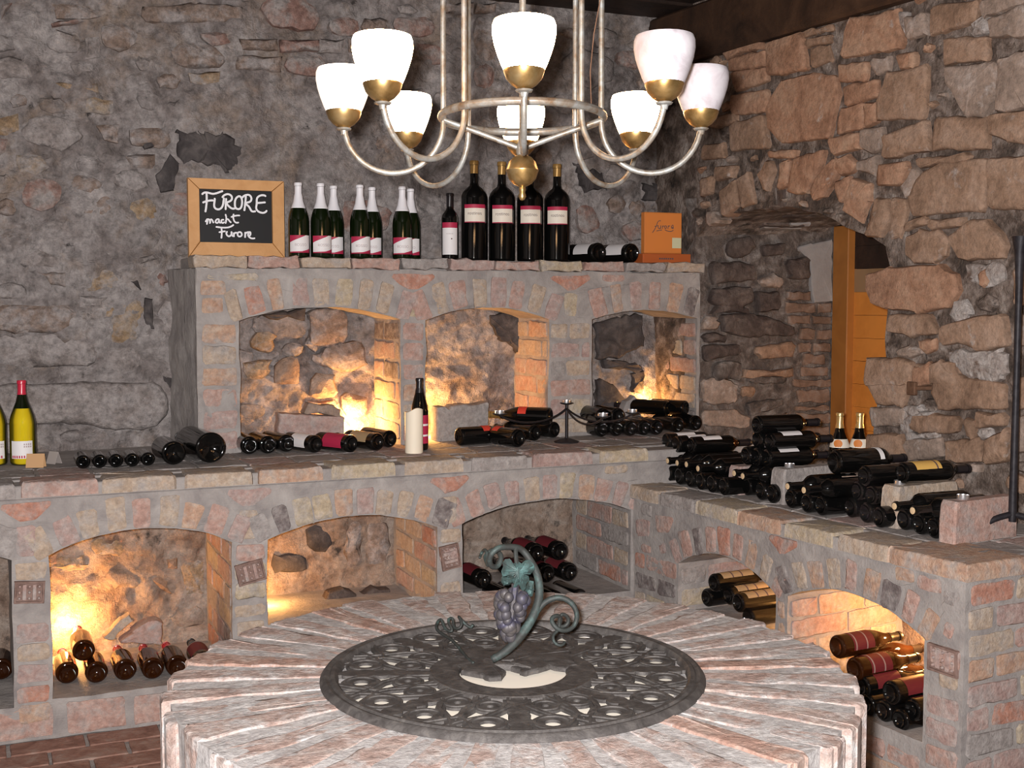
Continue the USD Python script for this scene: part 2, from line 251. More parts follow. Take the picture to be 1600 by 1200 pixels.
def slab(poly, fr, h, bev=.008, bury=.02, jit=.003, dome=.0, step=None, tilt=0., rnd=.35):
    """A brick or stone face: polygon in the frame's plane, proud by h with rounded, slightly uneven edges."""
    g = Polygon(poly)
    if not g.is_valid: g = g.buffer(0)
    if g.geom_type != 'Polygon': g = max(g.geoms, key=lambda x: x.area)
    rad = rnd * bev * 2
    g2 = g.buffer(-rad, join_style=2).buffer(rad, quad_segs=2)
    if g2.geom_type == 'Polygon' and g2.area > .3 * g.area: g = g2
    q = A(g.exterior.coords)[:-1]
    if Polygon(q).exterior.is_ccw is False: q = q[::-1]
    q = densify(q, step or .035); n = len(q); q = q + nrg.normal(0, jit, q.shape)
    c = q.mean(0); d = c - q; L = np.linalg.norm(d, axis=1, keepdims=True); d = d / L; lim = L * .45
    tx, ty = nrg.normal(0, tilt, 2) if tilt else (0, 0)
    rings = [(q, -bury), (q, h * .55), (q + d * np.minimum(bev * .45, lim), h * .9), (q + d * np.minimum(bev * 1.3, lim), h)]
    v = []
    for r, z in rings:
        zz = z + (r - c) @ A([tx, ty]) * (z > 0) + (nrg.normal(0, jit * .4, len(r)) if z > 0 else 0)
        v.append(fr[0] + r[:, :1] * fr[1] + r[:, 1:] * fr[2] + np.reshape(np.broadcast_to(zz, len(r)), (-1, 1)) * fr[3])
    v.append((P3(fr, c, h + dome)).reshape(1, 3)); v = np.vstack(v); f = []
    for k in range(3):
        for j in range(n):
            a, b = k * n + j, k * n + (j + 1) % n
            f += [(a, b, b + n), (a, b + n, a + n)]
    f += [(3 * n + j, 3 * n + (j + 1) % n, 4 * n) for j in range(n)]
    return v, A(f)
def rect(x0, y0, x1, y1, j=.004):
    return [(x + rng.uniform(-j, j), y + rng.uniform(-j, j)) for x, y in ((x0, y0), (x1, y0), (x1, y1), (x0, y1))]
LAID = {}
def brick(parent, poly, fr, h=.004, m=None, name='brick', **kw):
    LAID.setdefault((parent, tuple(np.round(fr[0], 3)), tuple(np.round(fr[3], 2))), []).append(Polygon(poly).buffer(0))
    return part(parent, name, slab(poly, fr, h + rng.uniform(-.002, .003), **{**dict(bev=.011, jit=.0018, rnd=.5), **kw}), m or brickmat())
def fill_bricks(parent, fr, region, n):
    """Bits of brick set into the mortar wherever a face still shows too much of it."""
    laid = unary_union(LAID[(parent, tuple(np.round(fr[0], 3)), tuple(np.round(fr[3], 2)))]); x0, y0, x1, y1 = region.bounds; made = []; k = 0
    while len(made) < n and k < 3000:
        k += 1; x, y, w, h, a = rng.uniform(x0, x1), rng.uniform(y0, y1), rng.uniform(.022, .06), rng.uniform(.016, .03), rng.choice((0, 0, .3, -.3, 1.3))
        q = affinity.rotate(sbox(x - w, y - h, x + w, y + h), a, use_radians=True)
        if not region.contains(q) or q.buffer(.008).intersects(laid) or any(q.distance(o) < .009 for o in made): continue
        made.append(q); brick(parent, list(q.exterior.coords)[:-1], fr)
def arch_fn(x0, x1, zs, crown):
    cx, c = (x0 + x1) / 2, (x1 - x0) / 2; r = crown - zs; R = (c * c + r * r) / (2 * r); zc = crown - R
    return cx, zc, R, math.asin(c / R)
def arch_poly(x0, x1, z0, zs, crown, n=16):
    cx, zc, R, th = arch_fn(x0, x1, zs, crown)
    return Polygon([(x0, z0)] + [(cx + R * math.sin(t), zc + R * math.cos(t)) for t in np.linspace(-th, th, n)] + [(x1, z0)])
def voussoirs(parent, fr, x0, x1, zs, crown, tall, pitch, width, over=0., skip=()):
    cx, zc, R, th = arch_fn(x0, x1, zs, crown); n = max(3, int(round((2 * th * R + 2 * over) / pitch))); a = th + over / R
    for i in range(n):
        if i in skip: continue
        t = -a + (i + .5) * 2 * a / n + rng.uniform(-.006, .006); er = A([math.sin(t), math.cos(t)]); et = A([math.cos(t), -math.sin(t)]); o = A([cx, zc])
        w, hh = width * rng.uniform(.85, 1.1) / 2, tall * rng.uniform(.88, 1.04); r0 = R + .004
        q = [o + er * r0 - et * w, o + er * r0 + et * w, o + er * (r0 + hh) + et * w * 1.12, o + er * (r0 + hh) - et * w * 1.12]
        brick(parent, [tuple(p + nrg.normal(0, .003, 2)) for p in q], fr)
def courses(parent, fr, x0, x1, z0, z1, pitch, hgt, length=.25, gap=.014, name='brick', skip=None, mats=None, h=.004):
    n = int(round((z1 - z0) / pitch)); pitch = (z1 - z0) / max(n, 1)
    for i in range(n):
        z = z0 + i * pitch + (pitch - hgt) / 2
        if skip and skip(i): continue
        w = x1 - x0
        if w < length * .9: cuts = [x0, x1]
        else:
            cuts = [x0]; off = length * (.5 if i % 2 else 1.) * rng.uniform(.85, 1.1)
            while cuts[-1] + off < x1 - .05: cuts.append(cuts[-1] + off); off = length * rng.uniform(.85, 1.08)
            cuts.append(x1)
        for a, b in zip(cuts, cuts[1:]):
            brick(parent, rect(a + gap / 2, z, b - gap / 2, z + hgt), fr, h=h, name=name, m=mats and M[rng.choice(mats)])
def embossed(parent, fr, cx, cz, w, hgt, ang, vertical):
    """Old stamped brick: a rim, bars across and rows of studs."""
    c, s = math.cos(ang), math.sin(ang)
    def T(x, y): return (cx + x * c - y * s, cz + x * s + y * c)
    R = lambda x0, y0, x1, y1: [T(x0, y0), T(x1, y0), T(x1, y1), T(x0, y1)]
    p = part(parent, 'stamped_brick', slab(R(-w / 2, -hgt / 2, w / 2, hgt / 2), fr, .005, bev=.004, jit=.001), 'stamp_brown', label='brick with stamped bars and studs')
    e = .1 * min(w, hgt); L = []
    for q in ((-w / 2, -hgt / 2, w / 2, -hgt / 2 + e), (-w / 2, hgt / 2 - e, w / 2, hgt / 2), (-w / 2, -hgt / 2, -w / 2 + e, hgt / 2), (w / 2 - e, -hgt / 2, w / 2, hgt / 2)):
        L.append(slab(R(*q), fr, .012, bev=.002, jit=.0004, bury=.002, step=.05))
    part(p, 'rim', cat(*L), 'stamp_brown'); L = []; S = []
    for k in (-1, 1):
        o = k * (hgt if vertical else w) / 6
        L.append(slab(R(-w * .36, o - .006, w * .36, o + .006) if vertical else R(o - .006, -hgt * .36, o + .006, hgt * .36), fr, .012, bev=.002, jit=.0004, bury=.002, step=.05))
    for i in (-1, 0, 1):
        for j in (-1, 0, 1):
            x, y = (i * w * .27, j * hgt * .32) if vertical else (i * w * .32, j * hgt * .27)
            S.append(slab([T(x + .006 * math.cos(t), y + .006 * math.sin(t)) for t in np.arange(6) * math.pi / 3], fr, .012, bev=.003, jit=0, bury=.002, step=.05))
    part(p, 'bar', cat(*L), 'b_rose'); part(p, 'stud', cat(*S), 'b_rose', kind='stuff')

# ================================================================ the setting
def grid_wall(fr, x0, x1, y0, y1, step, amp, scale, seed, thick=None, keep=None, extra=None):
    xs, ys = np.arange(x0, x1 + 1e-6, step), np.arange(y0, y1 + 1e-6, step); X, Y = np.meshgrid(xs, ys)
    q = np.stack([X.ravel(), Y.ravel()], 1); h = amp * 2 * (meshkit.fbm(np.c_[q * scale, np.zeros(len(q))], 5, seed) - .5)
    if extra is not None: h = h + extra(q)
    v = fr[0] + q[:, :1] * fr[1] + q[:, 1:] * fr[2] + h[:, None] * fr[3]; W = len(xs)
    i, j = np.meshgrid(np.arange(len(ys) - 1), np.arange(W - 1), indexing='ij'); a = (i * W + j).ravel()
    f = np.stack([a, a + 1, a + W + 1, a + W], 1)
    if keep is not None: f = f[keep(q[f].mean(1))]
    return v, np.vstack([f[:, [0, 1, 2]], f[:, [0, 2, 3]]])

WB = thing('wall_back', 'rough grey plastered stone back wall of the cellar', None, kind='structure')
def wall_relief(q):
    p = np.c_[q, np.zeros(len(q))]; soft = np.clip(1.6 * (1 - np.hypot((q[:, 0] + 1.3) / .75, (q[:, 1] - 2.02) / .36)), 0, 1)   # a smoother plastered field above the bottles
    r = .05 * (meshkit.fbm(p * 9, 4, 11) - .5) + .03 * (meshkit.fbm(p * 26, 3, 12) - .5) - .03 * np.clip(meshkit.noise(p * A([5, 8, 1.]), 13) - .68, 0, 1)
    return r * (1 - .8 * soft) + .02 * soft
part(WB, 'plaster', grid_wall(FR['wall'], -2.95, .95, .85, 3.02, .0095, .05, 2.6, 3, extra=wall_relief), 'wall', smooth=True)
FW = FR['wall']; ZA = lambda p: zoom(p, FW, 0, 0, .3125); ZB2 = lambda p: zoom(p, FW, 0, 375, .25)
back_stones = [  # (polygon, look, height)
 (ZA([(510,130),(650,115),(700,190),(620,265),(540,250),(500,190)]), 'ws_brown', .03), (ZA([(860,230),(1000,215),(1110,250),(1125,320),(1080,345),(900,340),(850,300)]), 'ws_brown', .035),
 (ZA([(1000,165),(1130,170),(1150,220),(1060,235),(1010,200)]), 'ws_red', .03), (ZA([(1185,205),(1380,195),(1385,255),(1205,250)]), 'ws_brown', .03), (ZA([(1395,205),(1590,205),(1590,258),(1395,262)]), 'ws_red', .03),
 (ZA([(1170,285),(1400,285),(1400,365),(1175,345)]), 'ws_brown', .035), (ZA([(1420,285),(1600,275),(1640,380),(1425,372)]), 'ws_red', .035), (ZA([(280,410),(490,420),(490,468),(330,452)]), 'ws_ochre', .02),
 (ZA([(430,490),(560,500),(560,565),(420,560)]), 'ws_ochre', .02), (ZA([(0,590),(90,570),(100,650),(30,680),(-20,670)]), 'ws_ochre', .02), (ZA([(-20,700),(40,700),(30,765),(-20,790)]), 'ws_red', .02),
 (ZA([(640,1005),(790,992),(780,1080),(740,1125),(650,1105)]), 'ws_ochre', .025), (ZA([(80,780),(210,775),(245,840),(180,872),(90,860)]), 'ws_ochre', .02), (ZA([(255,125),(400,92),(425,112),(270,140)]), 'ws_red', .02),
 (ZA([(940,370),(1090,360),(1095,410),(1000,432),(950,412)]), 'ws_ochre', .025), (ZA([(120,930),(230,880),(310,935),(290,1030),(190,1055),(100,1010)]), 'ws_red', .02), (ZA([(480,630),(590,620),(585,715),(520,712)]), 'ws_brown', .02),
 (ZA([(640,640),(850,645),(840,750),(650,735)]), 'ws_brown', .03), (ZA([(630,780),(770,770),(765,850),(650,840)]), 'ws_brown', .03),
 (ZA([(700,40),(1000,20),(1215,40),(1215,100),(900,120),(720,112)]), 'ws_brown', .02), (ZA([(1270,10),(1500,-20),(1590,60),(1580,165),(1350,120)]), 'ws_red', .03),
 (ZA([(0,100),(60,20),(0,30)]), 'ws_red', .02), (ZA([(260,20),(440,30),(500,90),(280,100)]), 'ws_brown', .02), (ZA([(420,190),(490,180),(500,290),(430,300)]), 'ws_grey', .02),
 (ZA([(880,665),(960,640),(1010,690),(1100,665),(1215,740),(1190,822),(1140,872),(1080,830),(960,800),(900,815)]), 'dark_tone', .012), (ZA([(850,770),(895,820),(865,955),(800,965),(775,880)]), 'dark_tone', .012), (ZA([(700,700),(770,690),(790,730),(720,750)]), 'dark_tone', .04),  # dark slabs with the shade of wall recesses put into their colour
 (ZB2([(-40,410),(490,405),(480,470),(420,570),(170,582),(-40,575)]), 'ws_brown', .03), (ZB2([(-60,900),(700,890),(980,885),(1050,980),(1042,1080),(960,1170),(700,1185),(500,1145),(-60,1150)]), 'ws_grey', .05),
 (ZB2([(520,220),(720,180),(740,330),(530,330)]), 'ws_ochre', .02), (ZB2([(650,405),(880,365),(900,440),(860,640),(690,650)]), 'ws_ochre', .02), (ZB2([(850,110),(970,82),(990,120),(920,150),(860,145)]), 'ws_grey', .045),
 (ZB2([(220,190),(400,205),(400,290),(300,280)]), 'ws_brown', .03), (ZB2([(500,350),(680,350),(640,430),(500,420)]), 'ws_grey', .02), (ZB2([(640,70),(700,60),(705,110),(650,112)]), 'ws_ochre', .02),
 (ZB2([(100,140),(240,60),(380,100),(370,180),(200,180)]), 'ws_grey', .025), (ZB2([(900,360),(950,370),(960,560),(910,560),(890,470)]), 'dark_tone', .008), (ZB2([(1000,830),(1080,860),(1070,950),(1020,920)]), 'dark_tone', .02),
 (ZB2([(-40,600),(400,600),(620,640),(600,780),(200,800),(-40,760)]), 'ws_grey', .02), (ZB2([(640,680),(860,660),(900,800),(700,830)]), 'ws_grey', .02), (ZB2([(980,400),(1120,380),(1170,520),(1100,640),(1000,560)]), 'ws_grey', .03),
 (ZB2([(790,250),(860,240),(880,320),(860,300),(830,270)]), 'dark_tone', .006)]
ZC = lambda p: zoom(p, FW, 480, 0, .25)
for y0, y1, xs in ((110,230,(80,330,520,800)),(250,340,(60,240,330)),(115,370,(1030,1190)),(100,240,(1040,1200)),(260,390,(1050,1180)),(400,560,(1030,1170)),(840,960,(250,420,560)),(650,760,(1040,1150)),(20,90,(850,1040,1180))):
    for a, b in zip(xs, xs[1:]): back_stones.append((ZC([(a + 8, y0 + 6), (b - 8, y0), (b - 12, y1), (a + 6, y1 - 6)]), rng.choice(['ws_brown', 'ws_red', 'ws_grey']), .03))
ZD = lambda p: zoom(p, FW, 660, 220, .2875)
for q in ([(520,60),(700,40),(740,120),(640,140)],[(820,130),(960,180),(1000,260),(880,280)],[(1190,230),(1400,250),(1380,330),(1200,320)],[(1420,90),(1600,60),(1580,220),(1450,210)],[(820,330),(940,370),(960,480),(850,520)],[(1100,320),(1210,330),(1200,430),(1120,400)],[(1450,290),(1530,300),(1540,450),(1460,420)],[(1000,300),(1090,290),(1100,390),(1010,400)]):
    back_stones.append((ZD(q), rng.choice(['ws_brown', 'ws_red', 'ws_grey', 'dark_tone']), .025))
cover = []
for q, m, h in back_stones:
    g = Polygon(q).buffer(0)
    part(WB, 'stone', slab(q, FW, (h * .75 + .01 if m != 'dark_tone' else .026), bev=.04 if m != 'dark_tone' else .012, bury=.09, jit=.0035 if m != 'dark_tone' else .008 if g.area > .012 else .0015, dome=.006, step=.04 if m != 'dark_tone' else .025, rnd=.5 if m != 'dark_tone' else .05), m); cover.append(g)  # the part name also covers the dark slabs of painted recess shade
U = unary_union(cover)
plain = Polygon(ZA([(1000,470),(1250,400),(1900,430),(2100,700),(1900,1000),(1250,900),(1230,740),(1040,640)])).union(Polygon(zoom([(250,480),(640,480),(640,250),(430,100),(350,150)], FW, 300, 80, 1.)).buffer(0))
def rubble(parent, fr, region, avoid, n, r0, r1, h, looks, tries=4000, asp=1.6, name='stone', bury=.08):
    made = []; x0, y0, x1, y1 = region.bounds; k = 0
    while len(made) < n and k < tries:
        k += 1; c = (rng.uniform(x0, x1), rng.uniform(y0, y1)); r = rng.uniform(r0, r1); a0 = rng.uniform(0, 1)
        m = rng.choice((5, 6, 7)); q = [(c[0] + r * asp * rng.uniform(.75, 1.1) * math.cos(a0 + t), c[1] + r * rng.uniform(.7, 1.05) * math.sin(a0 + t)) for t in np.arange(m) * 2 * math.pi / m]
        g = Polygon(q).buffer(0)
        if not region.contains(g) or g.buffer(.006).intersects(avoid): continue
        if any(g.distance(o) < .006 for o in made): continue
        made.append(g); part(parent, name, slab(q, fr, h * rng.uniform(.5, 1.2) + .008, bev=.02, bury=bury, jit=.004, dome=.006, step=.05, rnd=.6), rng.choice(looks))
    return made
rubble(WB, FW, sbox(-2.55, .95, -1.0, 2.8).union(sbox(-1.0, 1.75, .95, 2.95)), U.union(plain), 150, .03, .11, .016, ['ws_grey', 'wall', 'ws_brown', 'wall', 'wall', 'ws_grey', 'ws_red'])

# right wall with the arched doorway, thick, its stones laid one by one
WR = thing('wall_right', 'brown sandstone rubble wall on the right with an arched doorway', None, kind='structure')
FRW = FR['rw']
door = Polygon([(-.60, .5), (-.60, 1.80), (-.45, 1.915), (-.26, 1.955), (-.08, 1.975), (.12, 1.965), (.3, 1.93), (.46, 1.875), (.6, 1.825), (.725, 1.765), (.75, 1.65), (.73, 1.45), (.745, 1.3), (.7, 1.2), (.69, 1.0), (.66, .9), (.66, .5)])
wallpoly = Polygon([(-.95, 0), (3.6, 0), (3.6, 3.0), (-.95, 3.0)]).difference(door)
part(WR, 'mortar', rough(extrude(wallpoly, FRW, -.78, 0.), .09, .018, 5., 5), 'rs_mortar', smooth=40)
Z4 = lambda p: zoom(p, FRW, 1100, 0, .3125); Z8 = lambda p: zoom(p, FRW, 1200, 300, .25); Z9 = lambda p: zoom(p, FRW, 1200, 560, .25)
O_, B_, G_ = 'rs_orange', 'rs_brown', 'rs_grey'
right_stones = [(Z4(q), m) for q, m in [
 ([(110,258),(200,222),(300,215),(310,238),(200,265),(130,290)],O_),([(150,302),(320,258),(328,325),(150,352)],O_),([(335,222),(500,168),(535,340),(400,372),(338,366)],O_),([(515,160),(650,128),(658,150),(520,183)],B_),([(520,207),(650,180),(652,203),(530,230)],B_),
 ([(552,252),(640,232),(650,308),(557,328)],B_),([(742,102),(985,52),(1003,235),(707,288)],O_),([(1020,92),(1118,72),(1128,170),(1030,190)],G_),([(1142,42),(1390,12),(1380,100),(1200,158),(1142,168)],B_),([(152,370),(320,347),(330,398),(170,460)],O_),
 ([(152,482),(330,457),(335,510),(310,562),(160,573)],O_),([(50,592),(170,572),(173,608),(50,638)],B_),([(142,627),(308,582),(328,736),(150,748)],B_),([(400,412),(560,372),(668,390),(685,480),(640,686),(400,712),(332,640),(322,540),(347,490)],O_),([(692,328),(828,313),(833,400),(692,408)],O_),
 ([(850,300),(938,292),(943,340),(880,373)],G_),([(717,442),(888,404),(888,478),(730,528)],O_),([(700,552),(805,522),(813,640),(682,663)],O_),([(827,527),(883,517),(883,600),(832,638)],O_),([(937,372),(1128,332),(1118,593),(897,598),(892,520)],B_),
 ([(985,282),(1068,272),(1068,328),(1000,348)],O_),([(640,702),(788,663),(793,743),(662,768)],O_),([(807,657),(908,642),(913,738),(860,763),(807,740)],G_),([(930,682),(1128,608),(1148,748),(1000,783),(922,788)],B_),([(1222,202),(1428,192),(1438,288),(1222,318)],B_),
 ([(1222,348),(1488,313),(1478,478),(1420,578),(1342,582),(1232,410)],G_),([(1502,303),(1640,263),(1640,540),(1492,556)],G_),([(1182,593),(1428,592),(1428,738),(1168,748)],B_),([(1442,582),(1640,562),(1640,720),(1540,698),(1452,658)],B_),([(1082,802),(1330,773),(1338,798),(1100,833)],B_),
 ([(902,832),(1038,817),(1000,916),(892,926)],O_),([(1002,940),(1058,844),(1108,870),(1030,986)],G_),([(1122,872),(1200,822),(1428,803),(1408,1048),(1062,1073),(1047,980)],B_),([(1447,807),(1640,790),(1640,1040),(1452,1038)],B_),([(682,802),(740,784),(772,820),(758,858),(702,872),(677,840)],O_),
 ([(792,812),(878,783),(888,876),(792,848)],G_),([(182,900),(228,864),(268,1016),(202,1036)],B_),([(292,880),(338,804),(358,850),(330,956)],B_),([(402,812),(438,802),(428,918),(392,948)],O_),([(472,792),(618,762),(600,828),(520,966),(432,956)],O_),
 ([(602,852),(668,793),(678,860),(620,976),(562,996),(552,950)],O_),([(672,920),(738,883),(738,958),(690,1016)],O_),([(762,902),(848,922),(848,1008),(800,1106),(722,1048)],O_),([(882,1002),(928,992),(948,1080),(900,1176),(832,1176)],B_),([(962,992),(1018,1002),(1028,1060),(990,1186),(952,1186)],B_),
 ([(1032,1112),(1128,1092),(1138,1118),(1020,1146)],B_),([(1152,1112),(1318,1093),(1308,1128),(1152,1138)],B_),([(32,1062),(68,1062),(88,1108),(40,1122)],G_),([(20,732),(108,722),(118,788),(10,798)],B_),([(0,902),(58,882),(48,958),(0,978)],B_),([(1442,102),(1640,30),(1640,180),(1450,182)],G_),([(330,765),(470,752),(468,785),(345,782)],O_),
 ([(80,840),(170,830),(160,880),(85,900)],B_),([(95,960),(165,900),(180,1030),(110,1080)],B_),([(1410,20),(1640,-60),(1640,10),(1430,90)],G_)]]
right_stones += [(Z8(q), m) for q, m in [
 ([(882,292),(960,244),(1078,252),(1138,300),(1128,388),(1060,436),(932,436),(882,380)],B_),([(1162,292),(1298,184),(1398,192),(1478,272),(1508,330),(1498,416),(1222,416)],B_),([(652,520),(780,483),(1098,463),(1198,530),(1218,600),(1148,716),(960,746),(762,716),(672,678),(642,600)],O_),([(792,774),(1028,772),(1088,876),(920,898),(772,858)],B_),
 ([(1112,852),(1280,802),(1498,772),(1518,956),(1330,976),(1220,936),(1112,946)],B_),([(802,998),(900,962),(1008,1000),(900,1028)],G_),([(962,942),(1068,922),(1058,978),(1000,998)],O_),([(652,1042),(828,1042),(918,1072),(916,1196),(642,1196)],B_),([(932,1082),(1038,1073),(1038,1118),(942,1138)],B_),
 ([(1052,1082),(1098,1062),(1196,1160),(1206,1196),(1052,1196)],B_),([(642,397),(738,383),(728,448),(642,458)],O_),([(1572,482),(1700,460),(1700,700),(1572,698)],B_),([(1572,782),(1700,760),(1700,950),(1572,956)],G_),([(1352,500),(1390,490),(1400,570),(1360,590)],O_),([(640,270),(705,280),(710,340),(660,360)],O_)]]
right_stones += [(Z9(q), m) for q, m in [
 ([(662,42),(908,22),(918,130),(858,296),(702,278),(652,150)],B_),([(1052,32),(1180,22),(1208,110),(1498,172),(1498,306),(1092,308),(1052,200)],B_),([(932,62),(1038,32),(1038,158),(932,168)],O_),([(902,352),(1050,352),(1218,382),(1196,456),(962,456),(902,428)],B_),([(662,322),(868,312),(876,406),(682,416)],G_),
 ([(1332,342),(1498,352),(1498,416),(1342,428)],B_),([(642,482),(848,482),(868,596),(742,636),(642,580)],B_),([(872,522),(1098,502),(1108,606),(902,626)],G_),([(1132,522),(1348,502),(1358,636),(1152,638)],B_),([(1382,520),(1518,443),(1508,636),(1382,646)],B_),([(1242,382),(1312,390),(1312,500),(1290,490)],B_),
 ([(1572,130),(1700,110),(1700,300),(1572,310)],B_),([(1572,380),(1700,360),(1700,560),(1580,580)],G_),([(1192,672),(1338,662),(1338,698),(1202,698)],G_),([(560,700),(760,700),(760,800),(560,800)],B_)]]
rcov = []
for q, m in right_stones:
    g = Polygon(q).buffer(.007, join_style=2); q = list(g.exterior.coords)[:-1]
    if g.difference(wallpoly).area > .5 * g.area: continue
    rcov.append(g); part(WR, 'stone', slab(q, FRW, rng.uniform(.022, .04), bev=.016, bury=.06, jit=.003, dome=.004, step=.04, tilt=.03, rnd=.4), m)
M['lime_patch'] = principled('lime_efflorescence', ramp=[(.3, (.26, .2, .17)), (.5, (.43, .38, .35)), (.7, (.55, .51, .49))], scale=14, spots=(.2, .14, .11), spot_scale=16, spot_at=(.55, .64), bump=1., bscale=40, bdist=.02, speck=50, speck_amt=.3)
for q in (Z8([(1130,1010),(1230,960),(1330,1000),(1500,980),(1510,1130),(1420,1180),(1290,1140),(1210,1110)]), Z8([(1170,680),(1260,670),(1300,760),(1240,830),(1160,790)]), Z9([(1190,10),(1500,0),(1510,130),(1400,160),(1230,110)]), Z9([(860,300),(1080,320),(1040,345),(900,345),(895,470),(860,440)]), Z9([(880,470),(1080,465),(1090,505),(880,515)]), Z9([(1330,430),(1470,455),(1420,520),(1330,500)]), Z4([(1340,150),(1420,60),(1450,150),(1380,200)]), Z4([(1000,60),(1030,60),(1030,180),(1000,150)]), Z8([(1250,440),(1500,450),(1500,560),(1380,600),(1270,560)])):
    g = Polygon(q).buffer(0); rcov.append(g); part(WR, 'lime_patch', slab(q, FRW, .026, bev=.02, bury=.05, jit=.006, dome=.004, step=.03, rnd=.5), 'lime_patch')
RU = unary_union(rcov).union(door)
rubble(WR, FRW, sbox(-.55, .8, 1.75, 2.9), RU, 150, .012, .045, .022, [O_, B_, B_, G_, 'rs_mortar'], tries=9000, bury=.06)

rubble(WR, FRW, sbox(1.72, .1, 3.3, 2.95), RU, 110, .06, .13, .03, [O_, B_, B_, G_], tries=6000, bury=.06)

# doorway: dark jamb facing the room, vault stones, orange boarded passage
JB = thing('doorway_jamb', 'dark stone and brick jamb on the left inside the arched doorway', 'doorway', kind='structure')
FJ = FR['jamb']
part(JB, 'mortar', rough(extrude(sbox(.66, .60, 1.50, 2.05), FJ, -.35, 0), .06, .014, 8, 21), 'js_mortar', smooth=40)
ZJ = lambda p: zoom(p, FJ, 1050, 300, .25); ZK = lambda p: zoom(p, FJ, 980, 580, .2125)
for q, m in [([(180,790),(270,780),(290,850),(180,860)],'rs_grey'),([(480,970),(760,930),(750,1030),(540,1040)],'rs_brown'),([(240,600),(480,590),(500,680),(400,740),(220,700)],'js_dark'),([(500,620),(660,620),(665,740),(520,750)],'js_dark'),([(535,545),(640,503),(690,560),(650,606),(550,596)],'rs_grey'),([(290,760),(500,762),(740,830),(760,898),(480,908),(300,878)],'js_dark'),([(175,960),(400,950),(430,1010),(200,1060)],'js_dark'),([(440,1112),(740,1102),(740,1150),(430,1160)],'rs_brown'),
             ([(220,440),(400,430),(500,470),(520,560),(240,580)],'js_dark'),([(340,300),(480,280),(520,350),(420,420),(330,390)],'js_dark'),([(540,330),(700,320),(690,400),(560,400)],'js_dark'),([(690,430),(850,410),(850,540),(720,540)],'js_dark'),([(190,880),(440,900),(450,940),(190,940)],'js_dark'),([(250,1070),(420,1060),(420,1170),(260,1180)],'js_mortar'),([(230,760),(280,700),(470,720),(470,755),(300,750)],'js_dark')]:
    part(JB, 'stone', slab(ZJ(q), FJ, rng.uniform(.02, .045), bev=.02, bury=.05, jit=.004, dome=.006, step=.04, rnd=.5), m)
part(JB, 'plaster', slab(ZJ([(770,350),(860,320),(990,300),(995,690),(880,690),(860,590),(850,420)]), FJ, .02, bev=.01, bury=.03, step=.04), 'plaster')
for q in [(712,622,860,675),(705,692,890,755),(905,692,992,755),(722,770,858,828),(872,772,992,828),(792,852,885,925),(900,858,992,920),(782,942,860,1000),(875,942,985,1000),(812,1014,950,1078),(800,1092,965,1150)]:
    part(JB, 'brick', slab(ZJ([(q[0], q[1]), (q[2], q[1]), (q[2], q[3]), (q[0], q[3])]), FJ, .016, bev=.01, bury=.03, jit=.003), 'jb_brick')
for q, m in [((1210,60,1495,112),'jb_brick'),((1245,135,1480,225),'jb_brick'),((1220,255,1480,290),'jb_brick'),((1230,310,1490,380),'jb_brick'),((1200,400,1480,470),'jb_brick')]:
    part(JB, 'brick', slab(ZK([(q[0], q[1]), (q[2], q[1]), (q[2], q[3]), (q[0], q[3])]), FJ, .016, bev=.01, bury=.03, jit=.004), m)
for q, m in [([(545,60),(700,40),(800,100),(790,230),(640,245),(530,210)],'rs_grey'),([(820,110),(930,100),(930,180),(840,190)],'rs_brown'),([(540,290),(780,280),(900,340),(880,420),(560,400)],'rs_grey'),([(860,230),(1130,200),(1140,250),(900,330)],'js_mortar'),([(960,340),(1160,300),(1170,400),(980,430)],'rs_grey'),([(850,20),(1150,40),(1160,90),(900,90)],'js_mortar')]:
    part(JB, 'stone', slab(ZK(q), FJ, rng.uniform(.015, .03), bev=.016, bury=.04, jit=.004, dome=.005, step=.04, rnd=.5), m)
for k in range(16):                                                     # vault underside
    x = rng.uniform(-.5, .55); d = rng.uniform(.05, .62)
    c = np.interp(x, [-.6, -.45, -.26, -.08, .12, .3, .46, .6], [1.80, 1.915, 1.955, 1.975, 1.965, 1.93, 1.875, 1.825])
    o = FRW[0] + WD * x + ZZ * (c + .012) + WN * d; sl = -.18 if x > .1 else .12
    ex = WD + ZZ * sl; ex /= np.linalg.norm(ex); en = -np.cross(ex, WN); en = en if en[2] < 0 else -en
    a, b = rng.uniform(.04, .07), rng.uniform(.07, .14)
    part(WR, 'vault_stone', slab([(-a, -b), (a, -b * .8), (a * .9, b), (-a * .8, b * .9)], (o, ex, np.cross(en, ex), en), .02, bev=.014, bury=.06, jit=.004, step=.04), rng.choice(['js_dark', 'js_dark', 'js_mortar', 'plaster']))
DR = thing('door_1', 'orange boarded passage with an orange door post behind the stone arch', None, kind='structure')
ux0, uz = 1.47, 1.93
part(DR, 'door_post', boxm((1.475, .44, .55), (1.535, .56, 1.93)), 'orange_frame')
FO = (WN * 1.56, WD, ZZ, -WN)
zb = .55
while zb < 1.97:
    part(DR, 'plank', slab(rect(-1.2, zb + .0006, 1.9, zb + .1154, .0005), FO, .012, bev=.003, jit=.0003, bury=.012, step=.4), 'orange_wood' if zb < 1.5 else ('shaded_plank' if zb < 1.64 else 'wood_dark')); zb += .116  # upper boards darker: shading above the low passage light painted into the colour
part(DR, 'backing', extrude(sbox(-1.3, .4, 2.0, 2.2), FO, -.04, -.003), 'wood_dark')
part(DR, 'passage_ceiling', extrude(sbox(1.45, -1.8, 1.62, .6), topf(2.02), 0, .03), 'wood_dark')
sp = onz(1446, 606, 1.41); q = hit(1446, 606, WN, ROFF - .045)
nail = thing('wall_spike', 'short rusty iron spike with a square head driven into the right wall', 'spike', loc=hit(1420, 606, WN, ROFF - .02))
